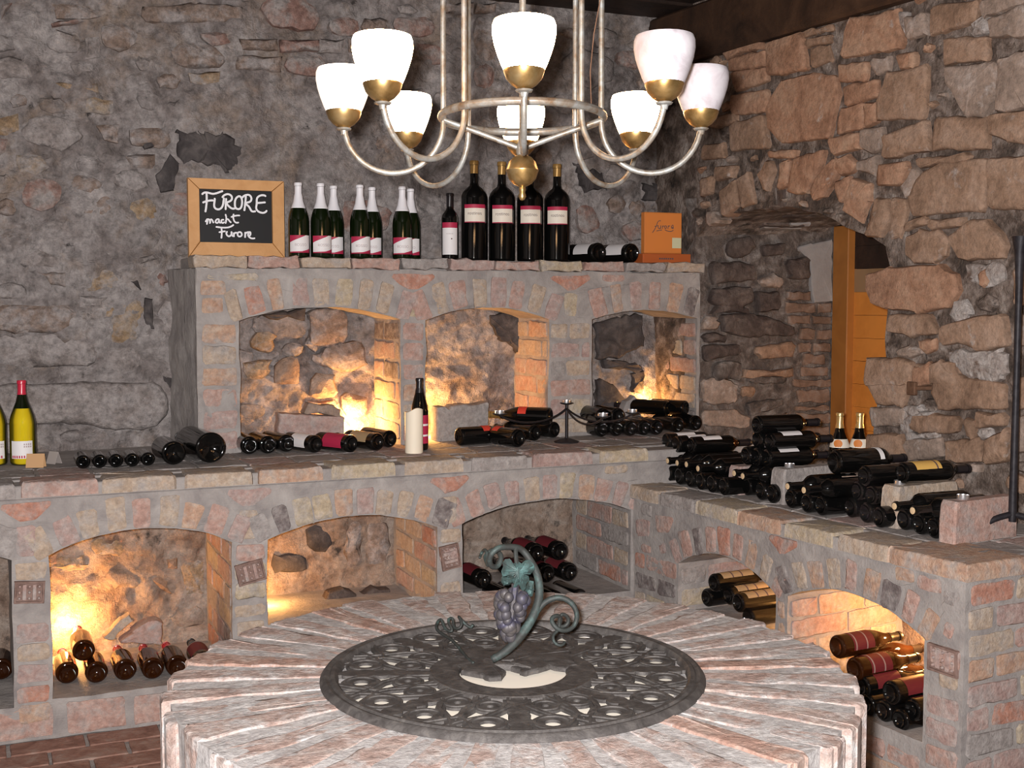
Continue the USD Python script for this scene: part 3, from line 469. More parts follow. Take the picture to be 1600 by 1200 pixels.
a = hit(1462, 606, WN, ROFF - .01); b = hit(1424, 607, WN, ROFF - .05)
part(nail, 'shank', tube([a, (a + b) / 2, b], .0085, 8), 'rust'); part(nail, 'head', boxm(b - A([.006, .024, .026]), b + A([.012, .024, .026]), .006), 'rust')

# ceiling and beams, floor, the walls behind the camera
CE = thing('ceiling', 'dark brown timber ceiling', None, kind='structure')
for k in range(22):
    part(CE, 'plank', boxm((-3.9 + k * .22, -6.2, 2.985), (-3.685 + k * .22, 1.2, 3.02)), 'wood_dark')
single('trim_1', moved(boxm((-.95, -.055, 2.70), (3.7, .2, 2.96), .012), np.stack([WD, WN, ZZ], 1), WN * ROFF), 'wood_beam', kind='structure', label='brown timber wall beam under the ceiling along the right wall')
single('trim_2', boxm((-3.6, .62, 2.99 - .02), (.98, .9, 3.1)), 'wood_dark', kind='structure', label='dark timber beam along the top of the back wall')
FL = thing('floor', 'reddish brown brick paved cellar floor', None, kind='structure')
part(FL, 'bed', boxm((-4.2, -6.3, -.08), (1.4, 1.1, -.006)), 'mortar')
for i in range(7):
    for j in range(9):
        x0, y0 = -2.75 + i * .256 + (j % 2) * .128, -.13 - j * .128
        part(FL, 'brick', slab(rect(x0 + .004, y0 + .004, x0 + .248, y0 + .122, .002), topf(-.006), .008, bev=.005, jit=.001, bury=.01), rng.choice(['floor', 'floor', 'b_red', 'b_rose']) if 0 else 'floor')
single('wall_left', boxm((-4.3, -6.3, 0), (-4.2, 1.1, 3.02)), 'wall', kind='structure', label='plain cellar wall on the left, outside the picture')
single('wall_near', boxm((-4.2, -6.4, 0), (1.4, -6.3, 3.02)), 'wall', kind='structure', label='plain cellar wall behind the camera')

# ================================================================ back bench: three low arches
FB = FR['back']
BB = thing('brick_bench', 'long brick wine bench with three low arched niches running along the back wall', 'brick bench')
NB = [(-3.25, -2.47, .13, .652, .727), (-2.345, -1.71, .14, .655, .731), (-1.577, -.895, .30, .65, .717), (-.787, -.012, .305, .655, .727)]
body = sbox(-3.4, 0, .62, .868)
for x0, x1, z0, zs, cr in NB: body = body.difference(arch_poly(x0, x1, z0, zs, cr))
part(BB, 'mortar_body', rough(extrude(body, FB, -.56, 0.), .07, .006, 9, 31), 'mortar', smooth=40)
part(BB, 'niche_back', grid_wall((A([0, .56, 0]),) + FR['low'][1:], -2.8, .2, .1, .8, .011, .03, 7, 33, extra=lambda q: .03 * (meshkit.fbm(np.c_[q * 22, q[:, 0]], 3, 34) - .5)), 'niche_stone', smooth=True)
ZN = lambda p, oy=780, ox=0: zoom(p, FR['low'], ox, oy, .25)
for q in ([(560,250),(780,230),(790,340),(570,350)],[(800,230),(915,220),(915,380),(800,340)],[(1120,370),(1280,360),(1280,610),(1130,610)],[(1070,680),(1280,650),(1280,780),(1120,800),(1060,740)],[(930,470),(1050,480),(1090,600),(980,560)],[(330,350),(540,340),(540,440),(330,450)],[(640,430),(850,430),(900,540),(700,560)],[(1030,370),(1100,360),(1100,430),(1030,440)]):
    part(BB, 'niche_stone', slab(ZN(q), FR['low'], .03, bev=.025, bury=.06, jit=.005, dome=.01, step=.05, rnd=.6), rng.choice(['niche_stone', 'rs_brown', 'ws_ochre']))
for q in ([(620,280),(740,300),(740,560),(620,590)],[(380,330),(560,320),(550,470),(400,480)],[(760,300),(900,290),(900,560),(770,560)],[(170,500),(380,490),(400,600),(180,620)]):
    part(BB, 'niche_stone', slab(ZN(q, 740, 380), FR['low'], .03, bev=.025, bury=.06, jit=.005, dome=.01, step=.05, rnd=.6), rng.choice(['niche_stone', 'dark_tone', 'ws_brown']))
for i, (x0, x1, z0, zs, cr) in enumerate(NB):
    voussoirs(BB, FB, x0, x1, zs, cr, .108, .079, .062, over=.045 if i else .0)
for x0, x1 in ((-2.47, -2.345), (-1.71, -1.577), (-.895, -.787)):
    courses(BB, FB, x0 + .006, x1 - .002, .06, .645, .077, .062, skip=lambda i: i == 5 if x0 > -1 or x0 < -2 else i == 4)
embossed(BB, FB, *to2(FB, 46, 925), .10, .078, math.radians(-4), False)
embossed(BB, FB, *to2(FB, 391, 894), .105, .082, math.radians(12), False)
embossed(BB, FB, *to2(FB, 703, 870), .082, .10, math.radians(9), True)
for c, z in ((-2.42, .80), (-1.645, .80), (-.845, .80)):                   # the triangular fillers over the piers
    brick(BB, [(c - .1, .848), (c + .11, .85), (c + .03, z - .01), (c - .02, z - .015)], FB, m='b_red' if c < -2 or c > -1 else 'b_rose')
    brick(BB, [(c - .035, .765), (c + .035, .77), (c + .03, .66), (c - .03, .66)], FB)
for c, w in ((-2.44, .2), (-2.2, .22), (-1.98, .2), (-1.75, .21), (-1.5, .2)):    # foot course
    brick(BB, rect(c - w / 2 + .01, .012, c + w / 2 - .01, .118), FB, m='b_pink')
for x0, x1, z0, zs, cr in NB[1:]:                                          # bricks on the right cheek of each niche
    courses(BB, revu(x1), -.52, -.012, z0 + .01, zs - .01, .083, .068, length=.24, h=.004)
tiles = [(-150, 25), (29, 155), (158, 277), (287, 395), (400, 507), (516, 617), (631, 724), (734, 826), (832, 926), (936, 1010)]
fill_bricks(BB, FB, body.intersection(sbox(-2.5, .13, -.02, .862)).buffer(-.004), 60)
for i, (a, b) in enumerate(tiles):
    u0, u1 = onv(a, 742, -.015)[0], onv(b, 742, -.015)[0]
    f = (A([0, 0, .868]), A([1., 0, 0]), A([0, 1., 0]), ZZ)
    part(BB, 'coping_tile', slab([(u0 + .004, -.022 + rng.uniform(-.004, .004)), (u1 - .004, -.02 + rng.uniform(-.004, .004)), (u1 - .004, .14), (u0 + .004, .14)], f, .052 + rng.uniform(-.002, .002), bev=.008, jit=.003, bury=.0, step=.04), 'b_' + ['grey', 'pink', 'tan', 'tan', 'salmon', 'buff', 'tan', 'grey', 'rose', 'buff'][i])
part(BB, 'coping_bed', boxm((-3.4, -.012, .860), (.62, .16, .909)), 'mortar')
part(BB, 'top_slab', rough(boxm((-3.4, .1, .862), (.62, .97, .916)), .06, .004, 8, 41), 'mortar', smooth=40)
for i in range(17):
    for j in range(2):
        u0 = -2.75 + i * .19; part(BB, 'top_tile', slab(rect(u0 + .006, .155 + j * .2, u0 + .184, .345 + j * .2), topf(.912), .007, bev=.006, jit=.003, bury=.01), rng.choice(['b_grey', 'b_rose', 'mortar', 'b_grey']))

# ---------------------------------------------------------------- upper arcade with the bottle ledge
FU = FR['upper']
UA = thing('brick_arcade', 'upper brick arcade of three arched niches with a bottle ledge on top', 'brick arcade')
NU = [(-1.562, -.861, .92, 1.468, 1.523), (-.743, -.143, .92, 1.466, 1.519), (.082, .655, .92, 1.462, 1.506)]
body = sbox(-1.735, .91, .672, 1.684)
for x0, x1, z0, zs, cr in NU: body = body.difference(arch_poly(x0, x1, .5, zs, cr))
part(UA, 'mortar_body', rough(extrude(body, FU, -.40, 0.), .07, .007, 9, 51), 'mortar', smooth=40)
m = trimesh.creation.extrude_polygon(Polygon([(-1.733, .555), (-1.757, .70), (-1.795, .95), (-1.70, .95), (-1.70, .60)]), .765, engine='earcut'); m.apply_translation((0, 0, .917))
part(UA, 'mortar_fillet', rough(m, .05, .012, 9, 57), 'mortar', smooth=50)
for x0, x1, z0, zs, cr in NU: voussoirs(UA, FU, x0, x1, zs, cr, .132, .092, .062, over=.05 if x1 < .6 else .0)
courses(UA, FU, -1.72, -1.568, .925, 1.46, .092, .074); courses(UA, FU, -.855, -.75, .925, 1.46, .092, .074); courses(UA, FU, -.138, .078, .925, 1.455, .088, .07, length=.19)
for z, w in ((1.50, .085), (1.575, .10)): brick(UA, rect(-1.715, z, -1.715 + w, z + .06), FU, m='b_salmon')
brick(UA, rect(-1.69, 1.635, -1.48, 1.662), FU, m='b_buff')
for c in (-.80, -.03): brick(UA, [(c - .13, 1.665), (c + .13, 1.668), (c + .02, 1.60), (c - .02, 1.60)], FU, m='b_red')
for c in (-.80, -.03): brick(UA, [(c - .033, 1.585), (c + .033, 1.585), (c + .03, 1.48), (c - .03, 1.48)], FU, m='b_buff')
fill_bricks(UA, FU, body.intersection(sbox(-1.73, .93, .668, 1.68)).buffer(-.006), 50)
for k in range(11):
    x0 = -1.742 + k * .222; x1 = min(x0 + .214, .70)
    part(UA, 'ledge_brick', slab(rect(x0, 1.688, x1, 1.732), FU, .016, bev=.007, bury=.12, jit=.003), brickmat(rng.choice(['tan', 'pink', 'rose', 'grey', 'buff', 'tan'])))
part(UA, 'ledge_slab', boxm((-1.735, .60, 1.68), (.69, .97, 1.7315)), 'mortar')
for x1 in (-.861, -.143): courses(UA, revu(x1), -.93, -.56, .93, 1.46, .088, .072, length=.3, h=.004)
courses(UA, revu(.655), -.93, -.55, .93, 1.45, .088, .07, length=.26, h=.006)
FN = (A([0, .915, 0]),) + FW[1:]
for q, m in [([(480,90),(700,85),(740,170),(720,290),(600,330),(490,300)],'ws_brown'),([(560,330),(820,290),(860,440),(760,480),(600,460)],'ws_brown'),([(100,240),(290,240),(270,360),(140,350)],'ws_ochre'),([(210,120),(460,80),(470,150),(300,160)],'dark_tone'),([(500,500),(660,480),(660,660),(480,640)],'niche_stone'),([(670,600),(850,640),(850,780),(700,740)],'niche_stone'),([(70,420),(240,400),(250,520),(80,530)],'ws_ochre'),([(270,400),(440,380),(420,560),(260,560)],'niche_stone')]:
    part(UA, 'niche_stone', slab(zoom(q, FN, 360, 460, .25), FN, .035, bev=.03, bury=.06, jit=.006, dome=.01, step=.04, rnd=.6), m)
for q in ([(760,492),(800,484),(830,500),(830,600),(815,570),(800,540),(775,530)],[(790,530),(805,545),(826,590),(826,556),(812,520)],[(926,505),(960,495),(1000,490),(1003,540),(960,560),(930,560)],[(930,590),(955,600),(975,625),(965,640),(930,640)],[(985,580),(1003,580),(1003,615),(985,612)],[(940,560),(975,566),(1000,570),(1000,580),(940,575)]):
    part(UA, 'dark_patch', slab([to2(FN, *p) for p in q], FN, .03, bev=.012, bury=.05, jit=.005, step=.03, rnd=.5), 'dark_tone')  # near-black patches laid on the niche backs

# ---------------------------------------------------------------- right bench
FRB = FR['rb']
RB = thing('brick_bench', 'brick wine bench with two arched niches along the right wall, ending in a square corner', 'brick bench')
NR = [(.326, .921, round(float(hit(1168, 965, WN, .10)[2]) - .038, 3), .485, .572), (.988, 1.622, .165, .495, .573)]
body = sbox(-.02, 0, 1.775, .712)
for x0, x1, z0, zs, cr in NR: body = body.difference(arch_poly(x0, x1, z0, zs, cr))
part(RB, 'mortar_body', rough(extrude(body, FRB, -.60, 0.), .07, .006, 9, 61), 'mortar', smooth=40)
part(RB, 'niche_back', grid_wall((WN * .56,) + FRB[1:], -.1, 1.70, 0, .70, .03, .03, 7, 63), 'niche_stone', smooth=True)
for x0, x1, z0, zs, cr in NR:
    voussoirs(RB, FRB, x0, x1, zs, cr, .105, .08, .06, over=.03); courses(RB, revs(x0), .012, .54, z0 + .01, zs - .01, .083, .068, length=.25, h=.004)
courses(RB, FRB, .012, .315, .15, .49, .077, .062, length=.16); courses(RB, FRB, 1.632, 1.768, .02, .50, .077, .063, skip=lambda i: i == 4)
courses(RB, FRB, .93, .98, .15, .48, .077, .062)
embossed(RB, FRB, 1.70, to2(FRB, 1465, 1028)[1], .115, .085, 0., False)
brick(RB, [(.86, .70), (1.06, .70), (.97, .64), (.94, .64)], FRB, m='b_red'); brick(RB, [(.02, .62), (.13, .63), (.12, .56), (.03, .55)], FRB); brick(RB, [(.16, .66), (.3, .67), (.26, .6), (.18, .59)], FRB)
fill_bricks(RB, FRB, body.intersection(sbox(.005, .13, 1.768, .708)).buffer(-.004), 70)
FE = (WD * 1.775, WN, ZZ, WD)
courses(RB, FE, .012, .78, .0, .70, .0765, .064, length=.24, gap=.018)
courses(RB, FRB, .33, 1.62, .0, .12, .06, .05)
for i, (a, b) in enumerate([(985, 1033), (1036, 1088), (1091, 1156), (1159, 1226), (1233, 1307), (1313, 1395)]):
    s0, s1 = to2(FRB, a, 758 + .237 * (a - 990))[0], to2(FRB, b, 758 + .237 * (b - 990))[0]
    f = (ZZ * .712, WD, -WN, ZZ)
    f = (ZZ * .712, WN, -WD * -1. if 0 else WD * -1., ZZ)
    part(RB, 'coping_tile', slab([(-.02 + rng.uniform(-.004, .004), -s1 + .003), (.15, -s1 + .003), (.15, -s0 - .003), (-.02 + rng.uniform(-.004, .004), -s0 - .003)], f, .053 + rng.uniform(-.003, .003), bev=.009, jit=.003, bury=0, step=.04), 'b_' + ['tan', 'grey', 'buff', 'salmon', 'buff', 'tan'][i])
fT = (ZZ * .712, WN, -WD, ZZ)
part(RB, 'coping_bed', extrude(sbox(-.012, -1.785, .72, .02), (ZZ * .705,) + fT[1:], 0, .046), 'mortar')
part(RB, 'coping_tile', slab([(-.022, -1.80), (.25, -1.80), (.25, -1.48), (-.02, -1.475)], fT, .054, bev=.009, jit=.003, bury=0, step=.04), 'b_salmon')
part(RB, 'coping_tile', slab([(.26, -1.795), (.56, -1.795), (.56, -1.6), (.26, -1.6)], fT, .052, bev=.009, jit=.003, bury=0, step=.04), 'b_grey')
part(RB, 'top_slab', rough(boxm((0, 0, 0), (1.735, .60, .05)), .06, .004, 8, 71), 'mortar') if 0 else part(RB, 'top_slab', rough(extrude(sbox(.13, -1.77, .74, .02), fT, .0, .049), .06, .004, 8, 71), 'mortar', smooth=40)
for i in range(9):
    for j in range(2):
        s0 = .06 + i * .19; part(RB, 'top_tile', slab(rect(.16 + j * .2, -s0 - .18, .34 + j * .2, -s0), (ZZ * .757,) + fT[1:], .008, bev=.006, jit=.003, bury=.01), rng.choice(['b_grey', 'b_rose', 'mortar']))

# ================================================================ round brick table with the cast iron grate
GC = A([-1.505, -2.14, 0.]); TC = GC + FH * .035; TZ = .738
TB = thing('round_brick_table', 'large round table of whitewashed radial bricks in the foreground', 'table', loc=TC)
drum = Point(0, 0).buffer(.728, quad_segs=40).difference(Point(*(GC - TC)[:2]).buffer(.36, quad_segs=24))
fD = (TC, A([1., 0, 0]), A([0, 1., 0]), ZZ)
part(TB, 'mortar_drum', rough(extrude(drum, fD, 0.0, TZ - .004), .045, .004, 12, 81), 'limewash', smooth=40)
part(TB, 'well_floor', extrude(Point(*(GC - TC)[:2]).buffer(.40, quad_segs=24), fD, .60, .7325), 'cream', label='pale slab closing the table under the grate')
NT = 36
for i in range(NT):
    t = 2 * math.pi * (i + rng.uniform(-.1, .1)) / NT; er, et = A([math.cos(t), math.sin(t)]), A([-math.sin(t), math.cos(t)])
    ro, wi, wo = .742 + rng.uniform(-.012, .012), .024 + rng.uniform(-.003, .004), .040 + rng.uniform(-.006, .007)
    q = [er * .40 - et * wi, er * (ro - .006) - et * wo, er * ro - et * wo * .5, er * ro + et * wo * .5, er * (ro - .006) + et * wo, er * .40 + et * wi]
    f = (TC + ZZ * (TZ - .010 + rng.uniform(-.003, .002)),) + fD[1:]
    part(TB, 'brick', slab([tuple(p) for p in q], f, .0095, bev=.008, bury=.245, jit=.0025, step=.045, tilt=.004, rnd=.6), rng.choice(['tabletop', 'tabletop', 'tabletop_red', 'tabletop', 'tabletop']))
for i in range(NT):
    t = 2 * math.pi * (i + .5) / NT; er, et = A([math.cos(t), math.sin(t), 0]), A([-math.sin(t), math.cos(t), 0])
    part(TB, 'base_brick', slab(rect(-.043, .03, .043, .46), (TC + er * .70, et, ZZ, er), .02, bev=.01, bury=.05), 'tabletop')

fD = (GC,) + fD[1:]
GR = thing('iron_grate', 'round cast iron openwork grate with a bronze grapevine on the brick table', 'grate', loc=GC + ZZ * TZ)
gz = TZ
def gx(poly, z0, z1):
    ps = getattr(poly, 'geoms', [poly]); return cat(*[extrude(p, fD, z0, z1) for p in ps if p.area > 1e-6])
ring = lambda r0, r1: Point(0, 0).buffer(r1, quad_segs=48).difference(Point(0, 0).buffer(r0, quad_segs=48))
prof = [(.376, 0), (.378, .010), (.384, .016), (.392, .016), (.396, .012), (.404, .0145), (.410, .012), (.416, .004), (.416, 0), (.376, 0)]
v, f = lathe([(r, z + gz) for r, z in prof[::-1]], 96); part(GR, 'rim', (v + GC, f), 'cast')
v, f = lathe([(r, z + gz) for r, z in [(.116, 0), (.118, .007), (.128, .010), (.165, .008), (.178, .010), (.184, .006), (.186, 0), (.116, 0)][::-1]], 72); part(GR, 'inner_ring', (v + GC, f), 'cast')
bands, beads, leaves = [], [], []
def pol(r, t): return (r * math.cos(t), r * math.sin(t))
RA = -math.pi / 2 + YAW * -1 + .045                                       # faces the viewer with one bar
for k in range(8):
    t = RA + k * math.pi / 4
    bar = LineString([pol(.18, t), pol(.385, t)]).buffer(.013, cap_style=2); leaves.append(unary_union([bar] + [Point(pol(r, t)).buffer(w) for r, w in ((.215, .02), (.25, .023), (.285, .022), (.32, .025), (.352, .022))]))
    for sgn in (-1, 1):
        for r, rad, dt in ((.232, .034, .24), (.33, .043, .19)):
            c = Point(pol(r, t + sgn * dt)); bands.append(c.buffer(rad).difference(c.buffer(rad - .026))); beads.append(c.buffer(rad - .005).difference(c.buffer(rad - .011)))
        ln = LineString([pol(r, t + sgn * a) for r, a in ((.182, .1), (.23, .08), (.285, .21), (.33, .36), (.385, .44))]); bands.append(ln.buffer(.0105)); beads.append(ln.buffer(.003))
        ln = LineString([pol(r, t + sgn * a) for r, a in ((.182, .34), (.25, .42), (.31, .38), (.36, .25), (.385, .18))]); bands.append(ln.buffer(.010)); beads.append(ln.buffer(.003))
clip = ring(.17, .39)
part(GR, 'lattice', gx(unary_union(bands).intersection(clip), gz, gz + .0055), 'cast'); part(GR, 'lattice_bead', gx(unary_union(beads).intersection(clip), gz + .005, gz + .0085), 'cast')
for g in leaves: part(GR, 'radial_leaf', gx(g.intersection(clip), gz, gz + .0075), 'cast')
def leaf2(pts, z, h, m, name='flat_leaf', lab=None):
    q = A([(hit(x, y, ZZ, z) - GC)[:2] for x, y in pts]); q = [tuple(k) for k in q.mean(0) + (q - q.mean(0)) * 1.18]; part(GR, name, slab(q, (GC + ZZ * z,) + fD[1:], h, bev=.006, jit=.002, bury=.004, step=.012, dome=.003, rnd=.1), m, label=lab)
ZG = lambda p: [(500 + .38125 * x, 950 + .38125 * y) for x, y in p]
leaf2(ZG([(585,190),(640,175),(700,190),(760,190),(800,205),(780,225),(735,225),(720,250),(745,262),(735,283),(690,285),(660,270),(600,262),(580,245),(600,225),(570,210)]), gz + .004, .007, 'cast')
leaf2(ZG([(770,170),(830,150),(900,160),(960,165),(1010,190),(1000,215),(1030,238),(985,248),(930,240),(890,252),(850,262),(800,245),(790,230),(820,215),(770,200),(745,190)]), gz + .004, .007, 'cast')
leaf2(ZG([(720,235),(800,238),(860,246),(858,258),(790,250),(725,248)]), gz + .004, .010, 'cast', 'flat_stem')
# the bronze vine: traced in the upright plane through the grate's middle that faces the room
gd = (GC - CAM) @ FH
def gp(x, y, d=0.): return depth(x, y, gd + d)
ZV = lambda p, d=0.: [gp(740 + .19175 * q[0], 830 + .19175 * q[1], (q[2] if len(q) > 2 else 0.) + d) for q in p]
st = spline(ZV([(150,1045,.0),(250,985,.0),(360,880,0),(450,755,0),(500,660,0),(530,560,0),(535,440,0),(510,330,.0),(450,220,0),(390,150,0),(330,130,-.01),(260,128,-.02),(200,140,-.03),(150,180,-.035),(130,235,-.03),(150,285,-.02),(190,285,-.01),(222,230,0.),(200,170,.02),(150,160,.035),(110,190,.03),(100,230,.01),(120,270,-.02),(100,160,.0),(70,170,.02),(50,215,.0)]), 140)
n = len(st); rr = np.interp(np.linspace(0, 1, n), [0, .12, .3, .45, .6, .8, 1], [.0085, .0105, .0095, .0075, .0065, .0055, .003])
st[:, 2] = np.maximum(st[:, 2], gz + .012)
part(GR, 'vine_stem', tube(st, rr, 10), 'verdigris', smooth=True, label='curling bronze vine stem with a coiled tip')
td = spline(ZV([(510,660,0),(560,600,0),(640,550,0),(720,545,0),(800,590,0),(840,670,0),(830,750,0),(780,800,-.01),(710,805,-.02),(650,760,-.02),(640,710,-.01),(680,690,0),(710,720,.01),(700,770,.0),(760,760,-.01),(765,700,0),(720,680,.01),(700,730,0),(690,800,-.01),(650,850,0),(660,905,0),(700,930,0),(740,905,.01)]), 110)
part(GR, 'tendril', tube(td, np.interp(np.linspace(0, 1, len(td)), [0, .3, 1], [.0072, .0055, .0032]), 8), 'verdigris', smooth=True)
t2 = spline([gp(500 + .2125 * x, 900 + .2125 * y, d) for x, y, d in [(1140,610,-.03),(1060,540,-.02),(960,440,0),(890,350,.02),(910,335,.02),(960,400,.01),(985,410,.02),(950,330,.03),(970,315,.03),(1010,400,.01),(1060,370,.03),(1030,300,.04),(1060,330,.04),(1130,360,.04)]], 70)
t2[:, 2] = np.maximum(t2[:, 2], gz + .010)
t2 = spline([hit(px, py, ZZ, gz + h) for px, py, h in [(740,1036,.012),(722,1018,.014),(700,996,.022),(684,972,.035),(688,968,.038),(698,984,.02),(706,986,.02),(701,968,.04),(706,966,.04),(712,982,.022),(721,978,.03),(717,964,.046),(723,971,.035),(739,976,.03)]], 70)
part(GR, 'tendril', tube(t2, .0038, 7), 'verdigris', smooth=True)
def vleaf(pts, d, m='leaf', cx=None, bulge=.012):
    q = A(ZV(pts, d)); c = q.mean(0) if cx is None else ZV([cx], d - bulge)[0]; n = len(q); back = FH * .004
    v = np.vstack([q, (q + c) / 2 - FH * bulge * .6, c[None] - FH * bulge * .2, q + back, c[None] + back]); f = []
    for j in range(n):
        k = (j + 1) % n; f += [(j, k, n + k), (j, n + k, n + j), (n + j, n + k, 2 * n), (2 * n + 1 + k, 2 * n + 1 + j, 3 * n + 1), (k, j, 2 * n + 1 + j), (k, 2 * n + 1 + j, 2 * n + 1 + k)]
    rid = [tube([c - FH * (bulge * .25), (c + q[j]) / 2 - FH * (bulge * .75), q[j] * .92 + c * .08 - FH * .003], .0016, 5) for j in range(0, n, 2)]
    p = part(GR, 'leaf', (v, A(f)[:, ::-1]), m, smooth=50); part(p, 'vein', cat(*rid), m)
vleaf([(345,250),(325,265),(295,225),(255,230),(235,260),(240,290),(225,330),(235,370),(270,372),(320,330),(335,340),(300,370),(300,400),(330,430),(325,460),(350,455),(365,430),(385,470),(405,490),(425,470),(430,430),(455,400),(450,370),(400,345),(470,345),(500,310),(490,270),(460,235),(420,240),(390,265),(370,250)], -.028, cx=(365, 330))
vleaf([(230,370),(220,410),(245,440),(290,440),(320,410),(300,370)], .012)
vleaf([(450,400),(490,410),(495,470),(480,530),(440,540),(415,500),(430,450)], .012)
part(GR, 'leaf_stalk', tube(spline(ZV([(345,130,-.01),(345,200,-.02),(355,280,-.03)]), 10), .005, 7), 'verdigris')
CL = part(GR, 'grape_cluster', tube(spline(ZV([(340,430,0),(320,600,0),(290,800,0),(280,860,0)]), 12), .008, 7), 'grape', label='hanging bunch of bronze grapes with a bluish tint')
ico = trimesh.creation.icosphere(2)
for i in range(58):
    t = rng.random(); y = 500 + 360 * t; half = np.interp(t, [0, .15, .45, .75, 1], [90, 118, 105, 62, 22]); cxx = 325 - 45 * t
    th = rng.uniform(0, 2 * math.pi); x = cxx + half * math.cos(th) * .92; d = -.19175 * half * math.sin(th) * gd / FPX * .9
    c = gp(740 + .19175 * x, 830 + .19175 * y, d); part(CL, 'grape', (np.array(ico.vertices) * rng.uniform(.0105, .0135) * A([1, 1, 1.1]) + c, np.array(ico.faces)), 'grape', smooth=True)

# ================================================================ chandelier
CC = A([-1.487, -2.149, 1.936])
CH = thing('chandelier', 'eight-armed silver and brass chandelier with white alabaster cups above the brick table', 'chandelier', loc=CC)
ta = math.radians(2.4); ra_ = RGT / np.linalg.norm(RGT)
def tilt(v):
    v = np.asarray(v, float); k = ra_; c, s = math.cos(ta), -math.sin(ta)
    return v * c + np.cross(k, v) * s + k * (v @ k)[..., None] * (1 - c) + CC
def ct(mesh): v, f = V(mesh); return tilt(v), f
tor = [(.171 + .0085 * math.cos(a), .0085 * math.sin(a)) for a in np.linspace(0, 2 * math.pi, 11)]
part(CH, 'ring', ct(lathe(tor, 64)), 'arm', smooth=True)
for k in range(4):
    t = -YAW + k * math.pi / 2; part(CH, 'spoke', ct(tube([(.17 * math.cos(t), .17 * math.sin(t), -.004), (.08 * math.cos(t), .08 * math.sin(t), -.036), (.006 * math.cos(t), .006 * math.sin(t), -.064)], .006, 8)), 'arm', smooth=True)
wr = spline([A([CC[0], CC[1], 0]) + RGT * .02 + ZZ * 2.95, depth(930, 40, (CC - CAM) @ FH), depth(922, 120, (CC - CAM) @ FH), depth(924, 170, (CC - CAM) @ FH)], 14); part(CH, 'wire', tube(wr, .0011, 5), 'rust')
part(CH, 'hub_stem', ct(lathe([(0, -.03), (.008, -.03), (.009, -.05), (.013, -.062), (.013, -.075), (.006, -.085), (.006, -.095), (0, -.095)][::-1], 16)), 'arm')
part(CH, 'ball', ct(lathe([(0, -.146), (.01, -.1445), (.02, -.139), (.029, -.129), (.0335, -.115), (.035, -.1125), (.035, -.1105), (.0335, -.108), (.029, -.094), (.02, -.084), (.01, -.079), (0, -.0775)], 32)), 'brass', smooth=True)
part(CH, 'finial', ct(lathe([(0, -.175), (.005, -.173), (.0085, -.166), (.006, -.158), (.0075, -.152), (.006, -.144), (0, -.143)], 16)), 'brass', smooth=True)
part(CH, 'ceiling_plate', lathe([(0, 2.96), (.2, 2.96), (.2, 2.985), (0, 2.985)], 32)[0] + A([CC[0], CC[1], 0]) if 0 else moved(lathe([(0, 2.955), (.2, 2.955), (.2, 2.985), (0, 2.985)], 32), np.eye(3), (CC[0], CC[1] + .0, 0)), 'arm')
SH = [(.032, .034), (.040, .055), (.047, .078), (.0525, .1), (.0558, .122), (.0555, .138), (.0525, .149), (.0505, .15), (.053, .138), (.0532, .122), (.05, .1), (.0445, .078), (.0375, .055), (.03, .038)]
CU = [(0, 0), (.008, 0), (.012, .004), (.022, .012), (.031, .025), (.0355, .04), (.036, .047), (.0345, .047), (.03, .03), (.02, .016), (0, .01)]
CO = [(0, -.012), (.006, -.012), (.008, -.004), (.015, -.002), (.017, .001), (.009, .004), (0, .004)]
LIT = {1: 'shade_lit', 2: 'shade_lit', 3: 'shade_lit', 5: 'shade_lit', 6: 'shade_lit', 4: 'shade_dim'}
for k in range(8):
    t = -YAW + k * math.pi / 4; e = A([math.cos(t), math.sin(t), 0])
    pts = [e * .167 + ZZ * z for z in (1.02, .5, .1, .03)] + [e * (.272 - .105 * math.cos(a)) + ZZ * (-.012 - .105 * math.sin(a)) for a in np.linspace(0, math.pi * .965, 22)]
    a = part(CH, 'arm', ct(tube(pts, .0062, 8)), 'arm', smooth=True); o = e * .377 - ZZ * .024
    mv = lambda pr, n=28: ct(moved(lathe(pr, n), np.eye(3), o))
    jag = [(r * (1 if i not in (3, 4) else 1), z) for i, (r, z) in enumerate(CO)]
    SS = lambda pr: [(r * 1.05, z * .84) for r, z in pr]
    part(a, 'drip_collar', mv(jag, 9), 'arm'); part(a, 'cup', mv(SS(CU)), 'brass', smooth=True)
    lit = LIT.get(k, 'shade'); part(a, 'shade', mv(SS(SH), 36), lit, smooth=60, label='glowing white alabaster cup' if lit == 'shade_lit' else 'unlit white alabaster cup' if lit == 'shade' else None)

